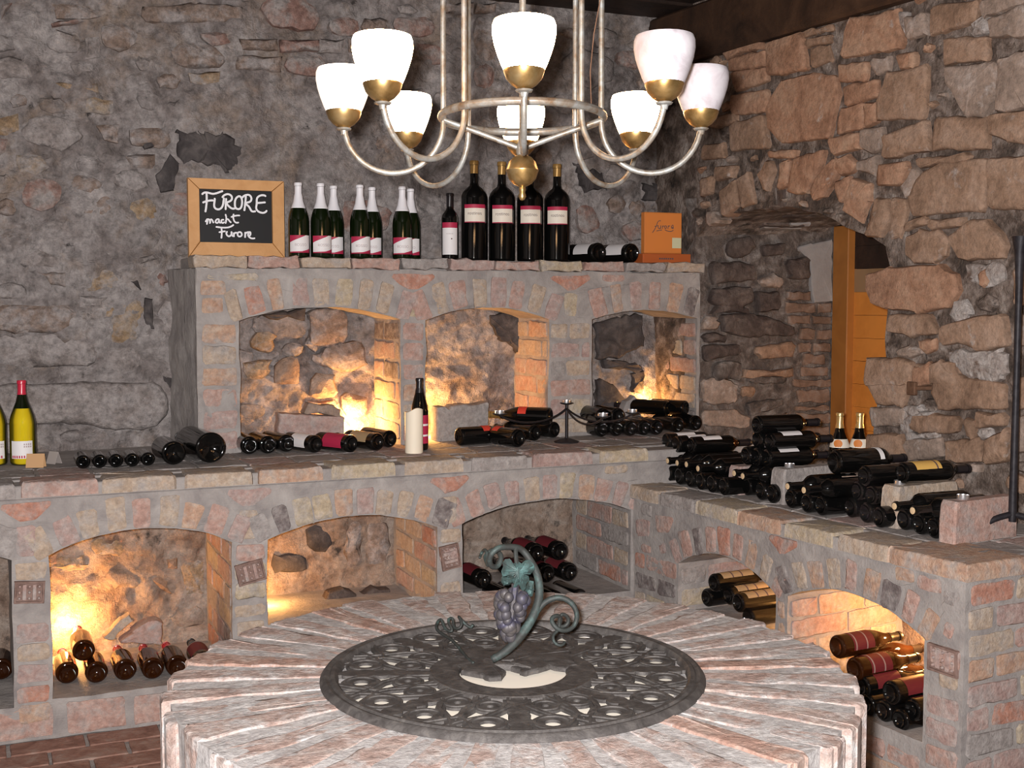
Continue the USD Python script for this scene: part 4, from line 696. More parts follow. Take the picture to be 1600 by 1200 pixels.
# ================================================================ bottles
def wrap(poly, R, h, step=.012):
    """Flat print wrapped on a bottle of radius R: x runs round the bottle from its face, y up."""
    m = trimesh.creation.extrude_polygon(poly, h, engine='earcut'); v, f = trimesh.remesh.subdivide_to_size(np.array(m.vertices), np.array(m.faces), step, max_iter=10)
    a, r = v[:, 0] / R, R + v[:, 2]
    return np.stack([r * np.cos(a), r * np.sin(a), v[:, 1]], 1), f
def wrap_text(txt, hgt, R, z, h=.0012):
    m = meshkit.text_mesh(txt, hgt, .0005); v = np.array(m.vertices); v[:, 0] -= (v[:, 0].min() + v[:, 0].max()) / 2
    a, r = v[:, 0] / R, R + h + v[:, 2]
    return np.stack([r * np.cos(a), r * np.sin(a), v[:, 1] + z], 1), np.array(m.faces)
def profile(kind):
    R, L = {'bordeaux': (.0372, .30), 'burgundy': (.0405, .30), 'sekt': (.044, .32), 'double_magnum': (.06, .455), 'small': (.0262, .21), 'large': (.046, .33), 'white': (.048, .325), 'slim': (.036, .305)}[kind]
    n = .0145 * (1.25 if R > .055 else 1 if R > .03 else .8)
    base = [(0, .018), (R * .45, .014), (R * .7, .004), (R - .0095, 0), (R - .0065, .0006), (R - .0035, .0022), (R - .0012, .0052), (R - .0002, .009), (R, .013)]
    if kind in ('bordeaux', 'double_magnum', 'large', 'small'): sh = [(R, L * .62), (R * .985, L * .645), (R * .9, L * .68), (R * .7, L * .715), (n * 1.25, L * .75), (n * 1.02, L * .78)]
    elif kind == 'slim': sh = [(R, L * .55), (R * .93, L * .62), (R * .75, L * .70), (n * 1.4, L * .78), (n * 1.05, L * .86)]
    else: sh = [(R, L * .48), (R * .97, L * .53), (R * .88, L * .59), (R * .68, L * .67), (R * .48, L * .745), (n * 1.2, L * .82)]
    top = [(n, L * .86), (n, L * .955), (n * 1.14, L * .957), (n * 1.14, L * .985), (n * 1.02, L * .998), (n * .7, L), (0, L)]
    return R, L, n, base + sh + top
def capsule(prof, z0, add=.0007):
    zs = [z for r, z in prof][-14:]; p = [(r, z) for r, z in prof if z >= z0]; rr = np.interp(z0, [z for r, z in prof[9:-2]], [r for r, z in prof[9:-2]])
    return lathe([(rr, z0), (rr + add, z0 + .0003)] + [(r + add if r > 0 else 0, z + add) for r, z in p], 22)
def bottle(kind, glass='glass_dark', foil=None, foil_z=.8, cork=False, label=None):
    R, L, n, prof = profile(kind)
    def make(p):
        if kind == 'white':
            k = 12; part(p, 'bottle_glass', lathe(prof[k:], 30), 'glass_green', smooth=40); part(p, 'wine', lathe(prof[:k + 1], 30), glass, smooth=40)
        else: part(p, 'bottle_glass', lathe(prof, 30), glass, smooth=40)
        if foil: part(p, 'capsule', capsule(prof, L * foil_z), foil, smooth=40)
        if cork: part(p, 'cork', lathe([(0, L - .004), (n * .78, L - .004), (n * .8, L + .0015), (n * .66, L + .0025), (0, L + .0028)], 16), 'cork')
        if label: label(p, R, L)
    return make, L, R
def lab_plain(m, z0, z1, w=.8, stripes=()):
    def f(p, R, L):
        W = R * math.pi * w / 2
        q = part(p, 'label', wrap(sbox(-W, z0, W, z1), R, .0006), m)
        for m2, a, b in stripes: part(q, 'band', wrap(sbox(-W, z0 + (z1 - z0) * a, W, z0 + (z1 - z0) * b), R, .0010), m2)
    return f
def lab_sekt(p, R, L):
    W, a, b = R * 1.15, .022, .096
    q = part(p, 'label', wrap(sbox(-W, a, W, b), R, .0006), 'white')
    part(q, 'corner_flash', wrap(Polygon([(-W, b), (-W, b - .03), (-W * .2, b - .014), (W * .45, b)]), R, .001), 'crimson')
    part(q, 'foot_flash', wrap(Polygon([(-W, a), (-W, a + .004), (W * .1, a + .006), (W, a + .018), (W, a)]), R, .001), 'crimson')
    part(q, 'lettering', wrap_text('ROSSO', .011, R, .05), 'grey_ink')
def lab_magnum(p, R, L):
    W, a, b = R * .86, .172, .254
    q = part(p, 'label', wrap(sbox(-W, a, W, b), R, .0006), 'cream')
    part(q, 'head_band', wrap(sbox(-W, b - .017, W, b), R, .001), 'crimson'); part(q, 'foot_line', wrap(sbox(-W, a, W, a + .004), R, .001), 'crimson')
    part(q, 'lettering', wrap_text('rostinos', .0125, R, .207), 'ink')
def lab_slim(p, R, L):
    W, a, b = R * 1.05, .024, .168
    q = part(p, 'label', wrap(sbox(-W, a, W, b), R, .0006), 'white'); part(q, 'head_band', wrap(sbox(-W, b - .024, W, b), R, .001), 'crimson')
    part(q, 'lettering', wrap_text('rostinos', .006, R, .115), 'grey_ink'); part(q, 'emblem', wrap(Point(.008, .095).buffer(.003), R, .001), 'ink')
def lab_white(p, R, L):
    W, a, b = R * .95, .026, .094
    q = part(p, 'label', wrap(sbox(-W, a, W * .85, b), R, .0006), 'white')
    part(q, 'print', cat(*[wrap(sbox(W * .1 + k * .008, b - .025 + j * .009, W * .1 + k * .008 + .005, b - .019 + j * .009), R, .001) for k in range(4) for j in range(2)]), 'grey_ink')
    part(q, 'foot_print', cat(*[wrap(sbox(-W * .9 + k * .009, a + .002, -W * .9 + k * .009 + .005, a + .012), R, .001) for k in range(8)]), 'crimson')
def lab_gold(p, R, L):
    part(p, 'neck_label', capsule_band(profile('sekt')[3], L * .55, L * .66), 'cream'); 
    part(p, 'flower', wrap(Point(-.006, L * .605).buffer(.017), R * .87, .003), 'orange')
def capsule_band(prof, a, b):
    zz = np.linspace(a, b, 6); rr = np.interp(zz, [z for r, z in prof[9:-2]], [r for r, z in prof[9:-2]])
    return lathe([(rr[0], a)] + [(r + .0008, z) for r, z in zip(rr, zz)] + [(rr[-1], b)], 26)
KIND = {
 'dark_capsule': ('wine_bottle', bottle('bordeaux', foil='foil_black')), 'dark_cork': ('wine_bottle', bottle('bordeaux', cork=True)),
 'dark_white_label': ('wine_bottle', bottle('bordeaux', foil='foil_black', label=lab_plain('white', .05, .14, .55))), 'dark_gold_label': ('wine_bottle', bottle('bordeaux', foil='foil_black', label=lab_plain('gold', .04, .15, .5, [('ink', .8, .86)]))),
 'red_patch': ('wine_bottle', bottle('burgundy', foil='foil_bronze', label=lab_plain('redprint', .11, .15, .4))), 'red_label': ('wine_bottle', bottle('bordeaux', foil='foil_black', label=lab_plain('crimson', .03, .145, .9))),
 'pale_label': ('wine_bottle', bottle('bordeaux', foil='foil_black', label=lab_plain('beige', .04, .16, .9))), 'beige_label': ('wine_bottle', bottle('bordeaux', foil='foil_black', label=lab_plain('beige', .03, .185, .5, [('ink', .3, .34), ('ink', .6, .64)]))),
 'side_label': ('wine_bottle', bottle('bordeaux', foil='foil_black', label=lab_plain('white', .035, .14, .9))),
 'brown': ('wine_bottle', bottle('burgundy', glass='glass_brown', foil='foil_red')), 'brown_dark': ('wine_bottle', bottle('burgundy', glass='glass_brown', foil='foil_black')), 'brown_red': ('wine_bottle', bottle('burgundy', glass='glass_brown', foil='foil_black', label=lab_plain('maroon', .045, .14, .9, [('dullpink', .08, .14), ('dullpink', .6, .66)]))),
 'dark_red_label': ('wine_bottle', bottle('burgundy', foil='foil_black', label=lab_plain('maroon', .04, .15, .8))),
 'small': ('small_wine_bottle', bottle('small', glass='glass_dark')), 'large': ('large_wine_bottle', bottle('large', foil='foil_black')), 'double': ('double_magnum', bottle('double_magnum', foil='foil_black')),
 'large_label': ('large_wine_bottle', bottle('large', foil='foil_black', label=lab_plain('white', .03, .15, .9))), 'large_neck_label': ('large_wine_bottle', bottle('large', foil='foil_black', label=lab_plain('white', .18, .2, .9))),
 'sekt': ('sparkling_wine_bottle', bottle('sekt', glass='glass_green', foil='foil_white', foil_z=.66, label=lab_sekt)), 'magnum': ('double_magnum', bottle('double_magnum', foil='foil_bronze', foil_z=.87, label=lab_magnum)),
 'slim_label': ('wine_bottle', bottle('bordeaux', foil='foil_black', label=lab_slim)), 'white': ('white_wine_bottle', bottle('white', glass='glass_yellow', foil='foil_red', foil_z=.83, label=lab_white)),
 'gold_foil': ('sparkling_wine_bottle', bottle('sekt', foil='foil_gold', foil_z=.80, label=lab_gold)), 'striped': ('wine_bottle', bottle('slim', foil='foil_black', label=lab_plain('crimson', .03, .15, .9, [('white', .25, .32), ('white', .62, .69)]))),
}
def put(kind, p, axis, face, label, group=None):
    name, (make, L, R) = KIND[kind]; z = A(axis, float); z /= np.linalg.norm(z); x = A(face, float); x = x - z * (x @ z); x /= np.linalg.norm(x); y = np.cross(z, x)
    return place(kind, make, name, label, 'bottle', mat4(x.tolist(), y.tolist(), z.tolist(), A(p, float).tolist()), group)
def head(phi): a = math.radians(phi); return FH * math.cos(a) + RGT * math.sin(a)
VB, TOCAM = A([0, 1., 0]), -FH
def lie(kind, p, d, label, neck_out=False, up=(0, 0, 1), group=None, roll=0., tilt=0.):
    L = KIND[kind][1][1]; d = A(d, float) + ZZ * tilt; d /= np.linalg.norm(d); up = A(up, float)
    if neck_out: return put(kind, p + d * L, -d, up, label, group)
    return put(kind, p, d, up, label, group)
def stand(kind, p, label, face=None, group=None): return put(kind, p, ZZ, (CAM - p) * A([1, 1, 0]) if face is None else face, label, group)
ORD = ['first', 'second', 'third', 'fourth', 'fifth', 'sixth', 'seventh', 'eighth', 'ninth', 'tenth']

# --- on the ledge
for i, (x, v, txt) in enumerate([(467, .635, 'leftmost and standing alone beside the chalkboard'), (502, .63, 'front one of the left pair'), (522, .715, 'rear one of the left pair'), (563, .63, 'front one of the middle pair'), (582, .715, 'rear one of the middle pair'), (629, .63, 'front one of the right pair'), (642, .715, 'rear one of the right pair')]):
    p = onv(x, 400, v); p[2] = ZL; rot = [.35, .45, -.1, .25, -.15, .1, -.2][i]; c = (CAM - p) * A([1, 1, 0]); c /= np.linalg.norm(c)
    stand('sekt', p, 'white-foiled sparkling wine bottle on the ledge, ' + txt, face=c * math.cos(rot) + RGT * math.sin(rot) * .6, group='sparkling wine bottles on the ledge')
for i, x in enumerate((741, 784, 828, 870)):
    p = onv(x, 402, .675 - .008 * i); p[2] = ZL
    stand('magnum', p, ['first', 'second', 'third', 'fourth'][i] + ' from left of four big cream-labelled red wine bottles on the ledge', face=(CAM - p) + RGT * .35, group='big cream-labelled bottles on the ledge')
p = onv(703, 400, .635); p[2] = ZL; stand('slim_label', p, 'slim wine bottle with tall white label on the ledge, left of the big bottles')
p = onv(936, 387, .60); p[2] = ZL + .0465; lie('large_label', p, head(-32), 'lying bottle with white label on the ledge, beside the big bottles', up=ZZ - FH * .6)
p = onv(988, 390, .60); p[2] = ZL + .0465; lie('large_label', p, head(-36), 'lying bottle with white label on the ledge, beside the orange box', up=ZZ - FH * .6)

# --- chalkboard
FC = (A([0, .69, 0]),) + FW[1:]
cb = [A(to2(FC, *q)) for q in ((292.5, 281), (441.5, 280.5), (445, 396), (292.5, 396))]; ci = [A(to2(FC, *q)) for q in ((310.5, 296), (424, 298.5), (422.5, 380), (309.5, 378))]
x0, x1, z1 = cb[0][0], (cb[1][0] + cb[2][0]) / 2, (cb[0][1] + cb[1][1]) / 2; z0 = ZL + .001; i0, i1, j0, j1 = ci[0][0], ci[1][0], (ci[2][1] + ci[3][1]) / 2, (ci[0][1] + ci[1][1]) / 2
CBD = thing('chalkboard', 'small oak-framed chalkboard with white handwriting standing on the ledge', 'chalkboard', loc=(x0, .69, z0))
part(CBD, 'slate', extrude(sbox(i0 - .01, j0 - .01, i1 + .01, j1 + .01), FC, -.012, .0), 'slate')
for q in ([(x0, z0), (x1, z0), (i1, j0), (i0, j0)], [(x1, z0), (x1, z1), (i1, j1), (i1, j0)], [(x1, z1), (x0, z1), (i0, j1), (i1, j1)], [(x0, z1), (x0, z0), (i0, j0), (i0, j1)]):
    part(CBD, 'frame_rail', slab(q, FC, .014, bev=.004, bury=.016, jit=0, step=.5, rnd=0.), 'frame')
def strokes(lines, ox, oy, s, fr, wpx, h, smooth=True):
    gs = []
    for l in lines:
        q = A([to2(fr, ox + s * x, oy + s * y) for x, y in l])
        if smooth and len(q) > 2: q = spline(q, 8 * len(q))
        gs.append(LineString(q).buffer(wpx, quad_segs=3))
    g = unary_union(gs); return cat(*[extrude(k, fr, .0, h) for k in getattr(g, 'geoms', [g])])
w1 = [[(185,150),(260,122),(360,145),(450,132),(540,100)],[(258,135),(262,250),(255,360),(240,460)],[(200,300),(260,278),(370,265)],[(405,235),(395,330),(410,400),(470,425),(530,390),(560,300),(570,230)],[(610,240),(602,330),(600,420)],[(545,205),(600,160),(670,160),(710,200),(690,270),(620,310),(670,380),(720,410),(775,400)],[(835,190),(785,230),(765,330),(790,408),(850,415),(890,340),(890,250),(860,195),(830,190)],[(960,190),(950,320),(935,440)],[(900,212),(960,170),(1030,175),(1060,230),(1030,290),(950,312),(1010,370),(1060,450),(1125,460)],[(1310,185),(1200,187),(1165,220),(1155,320),(1150,420),(1190,465),(1330,452)],[(1160,312),(1300,300)]]
w2 = [[(245,640),(272,600),(265,685)],[(265,650),(298,602),(318,620),(318,668)],[(318,640),(350,606),(368,630),(380,660)],[(480,605),(430,618),(425,658),(462,662),(482,612),(488,650),(512,662)],[(560,610),(524,630),(535,662),(572,655)],[(600,520),(612,590),(600,668)],[(602,630),(640,600),(668,632),(692,655)],[(742,515),(742,600),(770,652),(825,660)],[(705,560),(760,542),(845,535)]]
w3 = [[(435,738),(520,748),(620,750),(735,705)],[(525,750),(530,850),(525,932)],[(490,832),(585,815)],[(625,825),(625,885),(655,905),(695,885),(705,830)],[(705,830),(712,880),(730,902)],[(748,850),(748,905)],[(748,868),(770,845),(795,842)],[(842,832),(812,868),(838,908),(885,890),(880,845),(840,832)],[(950,840),(948,920)],[(950,862),(985,835),(1020,832)],[(1000,885),(1045,862),(1035,830),(1005,860),(1010,905),(1050,938),(1115,940)]]
for nm, w, th in (('chalk_word', w1, .0042), ('chalk_word', w2, .0034), ('chalk_word', w3, .0036)):
    part(CBD, nm, strokes(w, 300, 290, .0875, FC, th, .0008), 'chalk', smooth=False)

# --- cigar boxes
FX = (A([0, .625, 0]),) + FW[1:]
a, b = to2(FX, 1007, 391), to2(FX, 1065.5, 333); zf = ZL + .047
BX = thing('wooden_box', 'flat reddish wooden box lying on the right end of the ledge', 'box', loc=(a[0], .62, ZL))
c0, c1 = to2(FX, 1003, 400)[0], to2(FX, 1079, 400)[0]
part(BX, 'box_body', boxm((c0, .615, ZL + .001), (c1, .79, ZL + .046), .002), 'boxred'); part(BX, 'box_lettering', cat(*[extrude(sbox(c0 + .09 + k * .012, ZL + .018, c0 + .098 + k * .012, ZL + .026), (A([0, .615, 0]),) + FW[1:], 0, .0008) for k in range(7)]), 'ink')
BX = thing('wooden_box', 'square orange wooden box with black script standing upright on the ledge', 'box', loc=(a[0], .63, zf))
part(BX, 'box_body', boxm((a[0], .625, zf), (b[0], .66, b[1]), .002), 'orange'); part(BX, 'box_lid_edge', boxm((a[0] + .004, .622, zf + .004), (b[0] - .004, .626, b[1] - .004), .001), 'orange')
FX2 = (A([0, .6218, 0]),) + FW[1:]
wf = [[(430,268),(385,275),(345,360),(295,460),(262,512)],[(310,382),(372,368)],[(385,370),(382,415),(402,432),(428,400),(432,368)],[(432,368),(428,428)],[(470,372),(466,430)],[(468,395),(496,372)],[(535,372),(512,400),(528,428),(552,402),(535,372)],[(590,370),(582,430)],[(586,392),(618,370)],[(660,405),(692,385),(685,358),(658,380),(660,418),(700,412)],[(345,480),(400,466),(450,460)],[(520,455),(580,482),(650,486),(692,465)]]
part(BX, 'script', strokes(wf, 1000, 325, .075, FX2, .0017, .0008), 'ink', smooth=False)
part(BX, 'stamp', extrude(sbox(*sum((to2(FX2, 1000 + .075 * x, 325 + .075 * y) for x, y in ((668, 838), (858, 625))), ())), FX2, 0, .0008), 'stamp')

# --- back bench
p = onz(37, 725, ZB); stand('white', p, 'white wine bottle with yellow glow and red cap on the left of the bench', face=(CAM - p) - RGT * .3)
p2 = onz(-9, 726, ZB); stand('white', p2, 'white wine bottle cut off by the left edge of the picture', face=(CAM - p2) + RGT * .5)
def card(px, w, h, m, lab, ang, lean=.35):
    q = onz(*px, ZB); c, s = math.cos(ang), math.sin(ang); ex = RGT * c + FH * s; n = np.cross(ex, ZZ); up = ZZ * math.cos(lean) - n * math.sin(lean); R = np.stack([ex, np.cross(up, ex), up], 1)
    t = thing('price_card', lab, 'card', loc=q); part(t, 'front_leaf', moved(boxm((-w / 2, -.0008, 0), (w / 2, .0008, h), .0004), R, q), m)
    up2 = ZZ * math.cos(lean) + n * math.sin(lean); R2 = np.stack([ex, np.cross(up2, ex), up2], 1); part(t, 'rear_leaf', moved(boxm((-w / 2, -.0008, 0), (w / 2, .0008, h), .0004), R2, q - n * 2 * h * math.sin(lean)), m)
card((54, 731), .066, .055, 'card', 'folded tan card standing in front of the white wine bottle', .1)
card((79, 725), .05, .05, 'cardgrey', 'folded grey card standing right behind the tan card', -.5)
for i, (x, y) in enumerate([(130, 722), (156, 721), (181.5, 720), (207, 719), (231.5, 717.5)]):
    lie('small', onz(x, y, ZB + .027), VB, f'{ORD[i]} from left of five small bottles lying butt out on the left of the bench', group='small bottles lying on the bench')
lie('bordeaux' if 0 else 'large', onz(272, 708, ZB + .046), VB - A([.06, 0, 0]), 'large bottle lying between the small bottles and the biggest bottle')
lie('double', onz(330, 699.5, ZB + .06), VB - A([.12, 0, 0]), 'biggest lying bottle, butt out against the arcade\'s left pier')
for i, (x, y) in enumerate([(390, 696), (419.5, 695), (449, 692.5)]): lie('dark_capsule', onz(x, y, ZB + .038), head((-23, -29, -36)[i]), ['leftmost', 'second', 'third'][i] + ' dark bottle lying butt out before the left upper niche')
lie('side_label', onz(494, 694, ZB + .038), head(-44), 'lying bottle with pale label before the pink brick', up=ZZ - FH)
lie('red_label', onz(550, 693.5, ZB + .038), head(-50), 'lying bottle with a bright crimson label on the bench', up=ZZ - FH)
lie('pale_label', onz(591, 690.5, ZB + .038), head(-44), 'amber-lit lying bottle left of the candle, front one of two', up=ZZ - FH * .3)
lie('dark_capsule', onz(610, 686, ZB + .038), head(-40), 'amber-lit lying bottle left of the candle, rear one of two')
q = onz(656, 703, ZB); stand('striped', q, 'dark slim bottle standing behind the pillar candle', face=(CAM - q) + RGT * 5)
q = onz(647, 707.5, ZB); K = thing('pillar_candle', 'thick cream pillar candle with a melted rim on the bench', 'candle', loc=q)
v, f = lathe([(0, 0), (.036, 0), (.0375, .003), (.0372, .09), (.0375, .176), (.034, .178), (.026, .166), (.012, .158), (0, .156)][::1], 36)
ang = np.arctan2(v[:, 1], v[:, 0]); hi = v[:, 2] > .17; v[hi, 2] += (.010 * np.sin(ang * 1 + 2.6) + .004 * np.sin(3 * ang))[hi]; part(K, 'wax', (v + q, f), 'wax', smooth=40)
part(K, 'wick', tube([q + ZZ * .154, q + ZZ * .162, q + A([.002, 0, .170])], .0012, 6), 'iron')
def block(name, px, v, d, m, lab, cat_='brick', top=None, jit=.003):
    fr = (A([0, v, 0]),) + FW[1:]; q = [to2(fr, *p) for p in px]; zmin = min(z for _, z in q)
    t = single(name, slab(q, fr, d / 2, bev=.008, bury=d / 2, jit=jit, step=.03, dome=.0), m, lab, cat_); return t
block('broken_brick', [(431, 678), (535, 681), (535, 650), (433, 645)], .70, .07, 'b_rose', 'pink brick on edge in the left upper niche behind the bottles', jit=.002)
block('stone_slab', [(471, 646), (530, 650), (531, 640), (520, 633), (478, 629)], .70, .06, 'rs_grey', 'small grey slab lying on the pink brick in the upper niche', 'stone')
block('broken_brick', [(677, 692), (692, 692), (760, 687), (760, 628), (702, 633), (694, 640), (690, 634), (678, 634)], .66, .08, 'b_grey', 'broken grey brick shielding the lamp in the middle upper niche', jit=.002)
block('pale_stone', [(967, 655), (1000, 655), (998, 628), (988, 618), (975, 626)], .80, .05, 'plaster', 'pale stone behind the bottles in the right upper niche', 'stone')
for x, y, d, k, lab in [(716, 682, head(58), 'red_patch', 'lying bottle with red patch, leftmost in front of the broken grey brick'), (811, 684.5, head(-40), 'red_patch', 'lying bottle with red patch, front one left of the candelabra'), (837, 676, head(-38), 'dark_capsule', 'dark bottle in the lower row behind the front red-patched bottle'), (867, 671.5, head(-42), 'dark_capsule', 'dark bottle in the lower row right behind the candelabra pole')]:
    lie(k, onz(x, y, ZB + .039), d, lab, up=ZZ - FH * .5)
lie('red_patch', onz(861, 650.5, ZB + .105), head(-72), 'lying bottle with red patch on top of the pile by the candelabra', up=ZZ - FH * .8)
for i, (x, y) in enumerate([(941, 670), (964, 669.5), (986, 669), (1007, 668), (1027, 667.5), (1060, 664), (1088, 661)]):
    lie('dark_capsule', onz(x, y, ZB + .038), VB, f'{ORD[i]} from left in the bottom row of bottles in the right upper niche')
for i, (x, y, d) in enumerate([(943, 650, VB), (966, 650, VB), (1044, 637.5, head(-55)), (1072, 637.5, head(-50))]):
    lie('dark_capsule', onz(x, y, ZB + .104), d, f'{ORD[i]} from left in the top row of bottles in the right upper niche')

# --- candelabra with tealights
bp = onz(885, 691, ZB); CN = thing('candelabra', 'low black iron candelabra with curved arms standing on the bench', 'candelabra', loc=bp); zt = 1.092; ptop = bp + ZZ * (zt - ZB)
part(CN, 'base', moved(lathe([(0, 0), (.055, 0), (.056, .004), (.035, .012), (.008, .02), (0, .02)], 28), np.eye(3), bp), 'iron', smooth=30)
part(CN, 'pole', tube([bp + ZZ * .012, bp + ZZ * .09, ptop - ZZ * .004], .0065, 10), 'iron')
def tealight(p, lab, r=.0195):
    t = thing('tealight', lab, 'candle', loc=p)
    part(t, 'cup', moved(lathe([(0, 0), (r * .93, 0), (r, .002), (r * 1.02, .0155), (r * .97, .0155), (r * .95, .011), (0, .011)], 24), np.eye(3), p), 'tin', smooth=40)
    part(t, 'wax', moved(lathe([(r * .95, .0105), (r * .6, .0125), (0, .012)], 20), np.eye(3), p), 'wax'); part(t, 'wick', tube([p + ZZ * .011, p + ZZ * .017, p + A([.001, 0, .021])], .0008, 5), 'iron')
for i, (x, y) in enumerate([(885, 647), (781, 648), (942, 652), (988, 646)]):
    c = onz(x, y, zt) if i else ptop
    sct = part(CN, 'candle_dish', moved(lathe([(0, -.004), (.012, -.003), (.028, .002), (.031, .005), (.029, .005), (.02, .001), (0, 0)], 26), np.eye(3), c), 'iron', smooth=40)
    if i: part(CN, 'arm', tube(spline([ptop - ZZ * .02, ptop * .75 + c * .25 - ZZ * .052, ptop * .45 + c * .55 - ZZ * .055, ptop * .15 + c * .85 - ZZ * .03, c - ZZ * .003], 24), .0042, 8), 'iron', smooth=True)
    tealight(c + ZZ * .001, 'tealight ' + ['on the candelabra directly above its pole', 'in the leftmost dish of the candelabra', 'in the second dish from right of the candelabra', 'in the rightmost dish of the candelabra'][i])

# --- right bench: bricks on edge, tealights, stacks
def edge_brick(px, sy, lab, m, length=.27, th=.075, h=.137, ang=0.):
    q = onz(*px, ZR) if px else WN * .185 + WD * 1.533 + ZZ * ZR; ex = WN * math.cos(ang) + WD * math.sin(ang); ey = np.cross(ZZ, ex); fr = (q, ex, ey, ZZ)
    single('edge_brick', slab([(0, -th / 2), (length, -th / 2), (length, th / 2), (0, th / 2)], fr, h, bev=.009, bury=0, jit=.002, step=.05), m, lab, 'brick'); return q, ex
q, e = edge_brick((1146, 772), 0, 'pink brick on edge between the first and second bottle stacks', 'b_rose', h=.115)
q, e = edge_brick((1214, 787), 0, 'grey-brown brick on edge between the second and third bottle stacks', 'b_grey', length=.30); tealight(q + e * .06 + ZZ * .138, 'tealight on the grey-brown edge brick, backmost on the right bench')
q, e = edge_brick((1304, 797), 0, 'brick on edge with salmon patches between the third and fourth stacks', 'b_salmon', h=.13); tealight(q + e * .05 + ZZ * .131, 'tealight under the big lying bottle on the right bench')
q, e = edge_brick((1388, 824), 0, 'pale brick on edge between the fourth and fifth bottle stacks', 'b_tan', length=.30, h=.145); tealight(q + e * .05 + ZZ * .146, 'tealight on the pale edge brick below the gold-labelled bottle')
q, e = edge_brick(None, 0, 'largest edge brick beside the iron candle stand', 'b_pink', length=.30, th=.062); tealight(q + e * .07 + ZZ * .138, 'tealight on the edge brick beside the iron candle stand')
NN = WN + WD * .10
STK = ['first stack in the inner corner', 'second stack of the right bench', 'third stack of the right bench', 'fourth stack of the right bench', 'fifth stack nearest the iron stand']
def row(si, rowname, kind, z, pts, neck=False, d=NN):
    for i, (x, y) in enumerate(pts):
        lie(kind, onz(x, y, ZR + z), d, f'{ORD[i]} from left, {"neck" if neck else "butt"} out, {rowname} row, {STK[si]}', neck_out=neck, up=ZZ + WN * -.1)
r1, r2, r3, r4, r5 = .038, .102, .166, .23, .294
row(0, 'bottom', 'dark_capsule', r1, [(1023.6, 735), (1041.6, 739), (1059.7, 744), (1076.7, 748), (1093, 752), (1110, 756), (1129, 760)])
row(0, 'second', 'dark_cork', r2, [(1022, 717), (1043, 720), (1058, 723.4), (1072.4, 725.6), (1090.5, 732)], True)
row(0, 'top', 'dark_white_label', r3, [(1039.5, 690), (1056, 694), (1079, 696)])
row(1, 'bottom', 'dark_capsule', r1, [(1165, 760), (1187, 767), (1204, 771.5)])
row(1, 'second', 'dark_cork', r2, [(1147, 739.5), (1160.5, 744)], True)
row(1, 'third', 'dark_white_label', r3, [(1164, 712), (1180, 714), (1196, 716)])
row(1, 'fourth', 'dark_white_label', r4, [(1182, 687), (1201, 690)])
row(1, 'top', 'dark_capsule', r5, [(1181, 664)])
row(2, 'bottom', 'dark_capsule', r1, [(1234, 779), (1259, 786), (1281, 790)])
row(2, 'second', 'dark_cork', r2, [(1230.5, 760), (1256, 766)], True)
row(3, 'bottom', 'dark_capsule', r1, [(1327.5, 793), (1351, 801), (1372, 808)])
row(3, 'second', 'dark_capsule', r2, [(1338, 767), (1360, 774)])
row(3, 'third', 'dark_capsule', r3, [(1349, 744)])
row(4, 'bottom', 'dark_capsule', r1, [(1411, 812), (1435, 818.5), (1458, 824.5)])
row(4, 'second', 'dark_cork', r2, [(1397.5, 791), (1426, 798)], True)
lie('large_neck_label', onz(1303, 722, ZR + .185), NN * 1. + WD * .0, 'big dark bottle lying across the third and fourth stacks', up=ZZ)
lie('dark_gold_label', onz(1408, 739, ZR + .19), NN, 'gold-labelled bottle lying on top behind the fourth stack', up=ZZ + TOCAM * .5)
for x, lab in ((1311, 'left'), (1342, 'right')):
    q = onz(x, 730, ZR); stand('gold_foil', depth(x, 735, 5.05) * A([1, 1, 0]) + ZZ * ZR, f'{lab} one of two gold-foiled bottles standing before the orange doorway', group='gold-foiled bottles before the doorway')

# --- iron candle stand on the right bench
q = onz(1581, 843, ZR)
ST = thing('candle_stand', 'tall black wrought iron candle stand on a tripod foot at the right edge', 'candle stand', loc=q)
zt = (CAM + ray(1587, 369) * (((q - CAM) @ FH) / (ray(1587, 369) @ FH)))[2]
part(ST, 'shaft', moved(lathe([(0, .06), (.012, .06), (.0135, .1), (.0125, .2), (.0105, .6), (.0115, zt - ZR - .16), (.013, zt - ZR - .12), (.017, zt - ZR - .05), (.026, zt - ZR), (.022, zt - ZR), (.012, zt - ZR - .04), (0, zt - ZR - .045)], 16), np.eye(3), q), 'iron', smooth=40)
for k, t in enumerate((math.pi - YAW + .05, -YAW + 1.2, -YAW - .15)):
    e = A([math.cos(t), math.sin(t), 0]); part(ST, 'leg', tube(spline([q + ZZ * .085, q + e * .03 + ZZ * .078, q + e * .085 + ZZ * .055, q + e * .115 + ZZ * .02, q + e * .122 + ZZ * .003], 16), .0105, 8), 'iron', smooth=True)

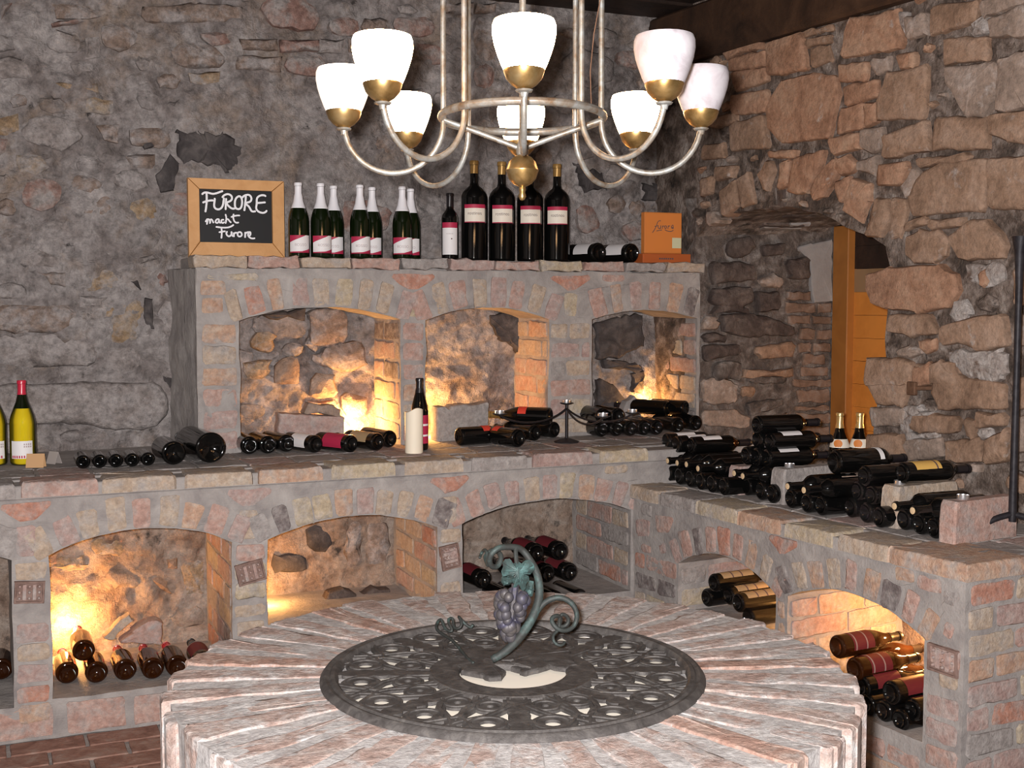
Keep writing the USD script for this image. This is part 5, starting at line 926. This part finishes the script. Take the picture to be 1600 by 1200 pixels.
# ================================================================ bottles in the lower niches
for i, (x, y) in enumerate([(105, 1052), (151, 1051), (196, 1047), (239, 1045), (277, 1041)]):
    lie('brown', onz(x, y, .14 + .042), VB, f'{ORD[i]} from left in the bottom row of brown bottles in the glowing niche')
lie('brown', onz(131, 1017, .14 + .112), VB, 'brown bottle lying on top of the row in the glowing niche', tilt=.02)
lie('brown', onz(2, 1046, .13 + .042), VB, 'bottle butt cut off by the left edge in the leftmost low niche')
lie('dark_red_label', onz(318, 1035, .14 + .042), VB, 'red-labelled bottle mostly hidden behind the table in the glowing niche')
block('broken_brick', [(183, 1003), (252, 1003), (254, 972), (245, 966), (228, 967), (205, 985)], .34, .07, 'b_pink', 'broken pink brick behind the row of bottles in the glowing niche')
block('stone_splinter', [(160, 996), (172, 999), (207, 968), (203, 960), (188, 964)], .38, .05, 'b_tan', 'pointed stone splinter leaning beside the lamp in the glowing niche', 'stone')
block('dark_stone', [(498, 946), (560, 946), (556, 926), (535, 917), (512, 924)], .42, .06, 'js_dark', 'dark stone on the floor of the middle low niche, left one', 'stone')
block('dark_stone', [(562, 944), (612, 942), (606, 920), (580, 915), (566, 925)], .44, .06, 'js_dark', 'dark stone on the floor of the middle low niche, right one', 'stone')
for i, (x, y, k) in enumerate([(755, 905, 'dark_red_label'), (797, 936, 'dark_capsule'), (831, 937, 'dark_capsule'), (869, 937, 'dark_capsule'), (907, 934, 'dark_capsule')]):
    lie(k, onv(x, y, .06), VB - A([.06, 0, 0]), f'{ORD[i]} from left in the bottom row of the unlit low niche', up=ZZ - VB * .4)
for i, (x, y) in enumerate([(818, 896), (855, 896), (890, 894)]): lie('dark_red_label', onv(x, y, .06), VB - A([.06, 0, 0]), f'{ORD[i]} from left in the middle row of the unlit low niche', up=ZZ - VB * .4)
for i, (x, y) in enumerate([(838, 864), (875, 861)]): lie('dark_red_label', onv(x, y, .06), VB - A([.06, 0, 0]), f'{["left", "right"][i]} bottle on top of the pile in the unlit low niche', up=ZZ - VB * .4)
def nich(x, y, off): return hit(x, y, WN, off)
for k, x, y, off, lab in [('beige_label', 1114, 911, .09, 'beige-labelled bottle on top of the pile in the far right-hand niche'), ('beige_label', 1137, 931, .14, 'beige-labelled bottle, rear one in the second layer of the far right-hand niche'), ('beige_label', 1152, 942, .06, 'beige-labelled bottle, front one in the second layer of the far right-hand niche'), ('dark_capsule', 1168, 965, .10, 'bottle in the lowest visible layer of the far right-hand niche')]:
    lie(k, nich(x, y, off), WN, lab, up=ZZ - WN * .1 + WD * .2)
lie('dark_capsule', nich(1103, 934, .10), WN, 'bottle lying neck out at the far left of the far right-hand niche')
for k, x, y, off, lab in [('brown_red', 1307, 1011, .02, 'red-labelled bottle on top of the pile in the bright right-hand niche'), ('brown_red', 1334, 1046, .02, 'red-labelled bottle, second from top in the bright right-hand niche'), ('dark_red_label', 1345, 1073, .03, 'red-labelled bottle, left one in the third layer of the bright right-hand niche'), ('dark_red_label', 1391, 1083, .03, 'bottle, right one in the third layer of the bright right-hand niche'), ('dark_capsule', 1353, 1101, .03, 'bottle, left one in the bottom layer of the bright right-hand niche'), ('dark_capsule', 1379, 1111, .03, 'bottle, middle one in the bottom layer of the bright right-hand niche'), ('dark_capsule', 1405, 1125, .03, 'bottle, right one in the bottom layer of the bright right-hand niche'), ('dark_capsule', 1424, 1109, .05, 'bottle against the right cheek of the bright right-hand niche'), ('brown_dark', 1345, 1030, .17, 'brown bottle behind the top one in the bright right-hand niche'), ('brown_dark', 1362, 1063, .17, 'brown bottle lying behind the second one in the bright right-hand niche')]:
    lie(k, nich(x, y, off), WN, lab, up=ZZ - WN * .1 + WD * .4)
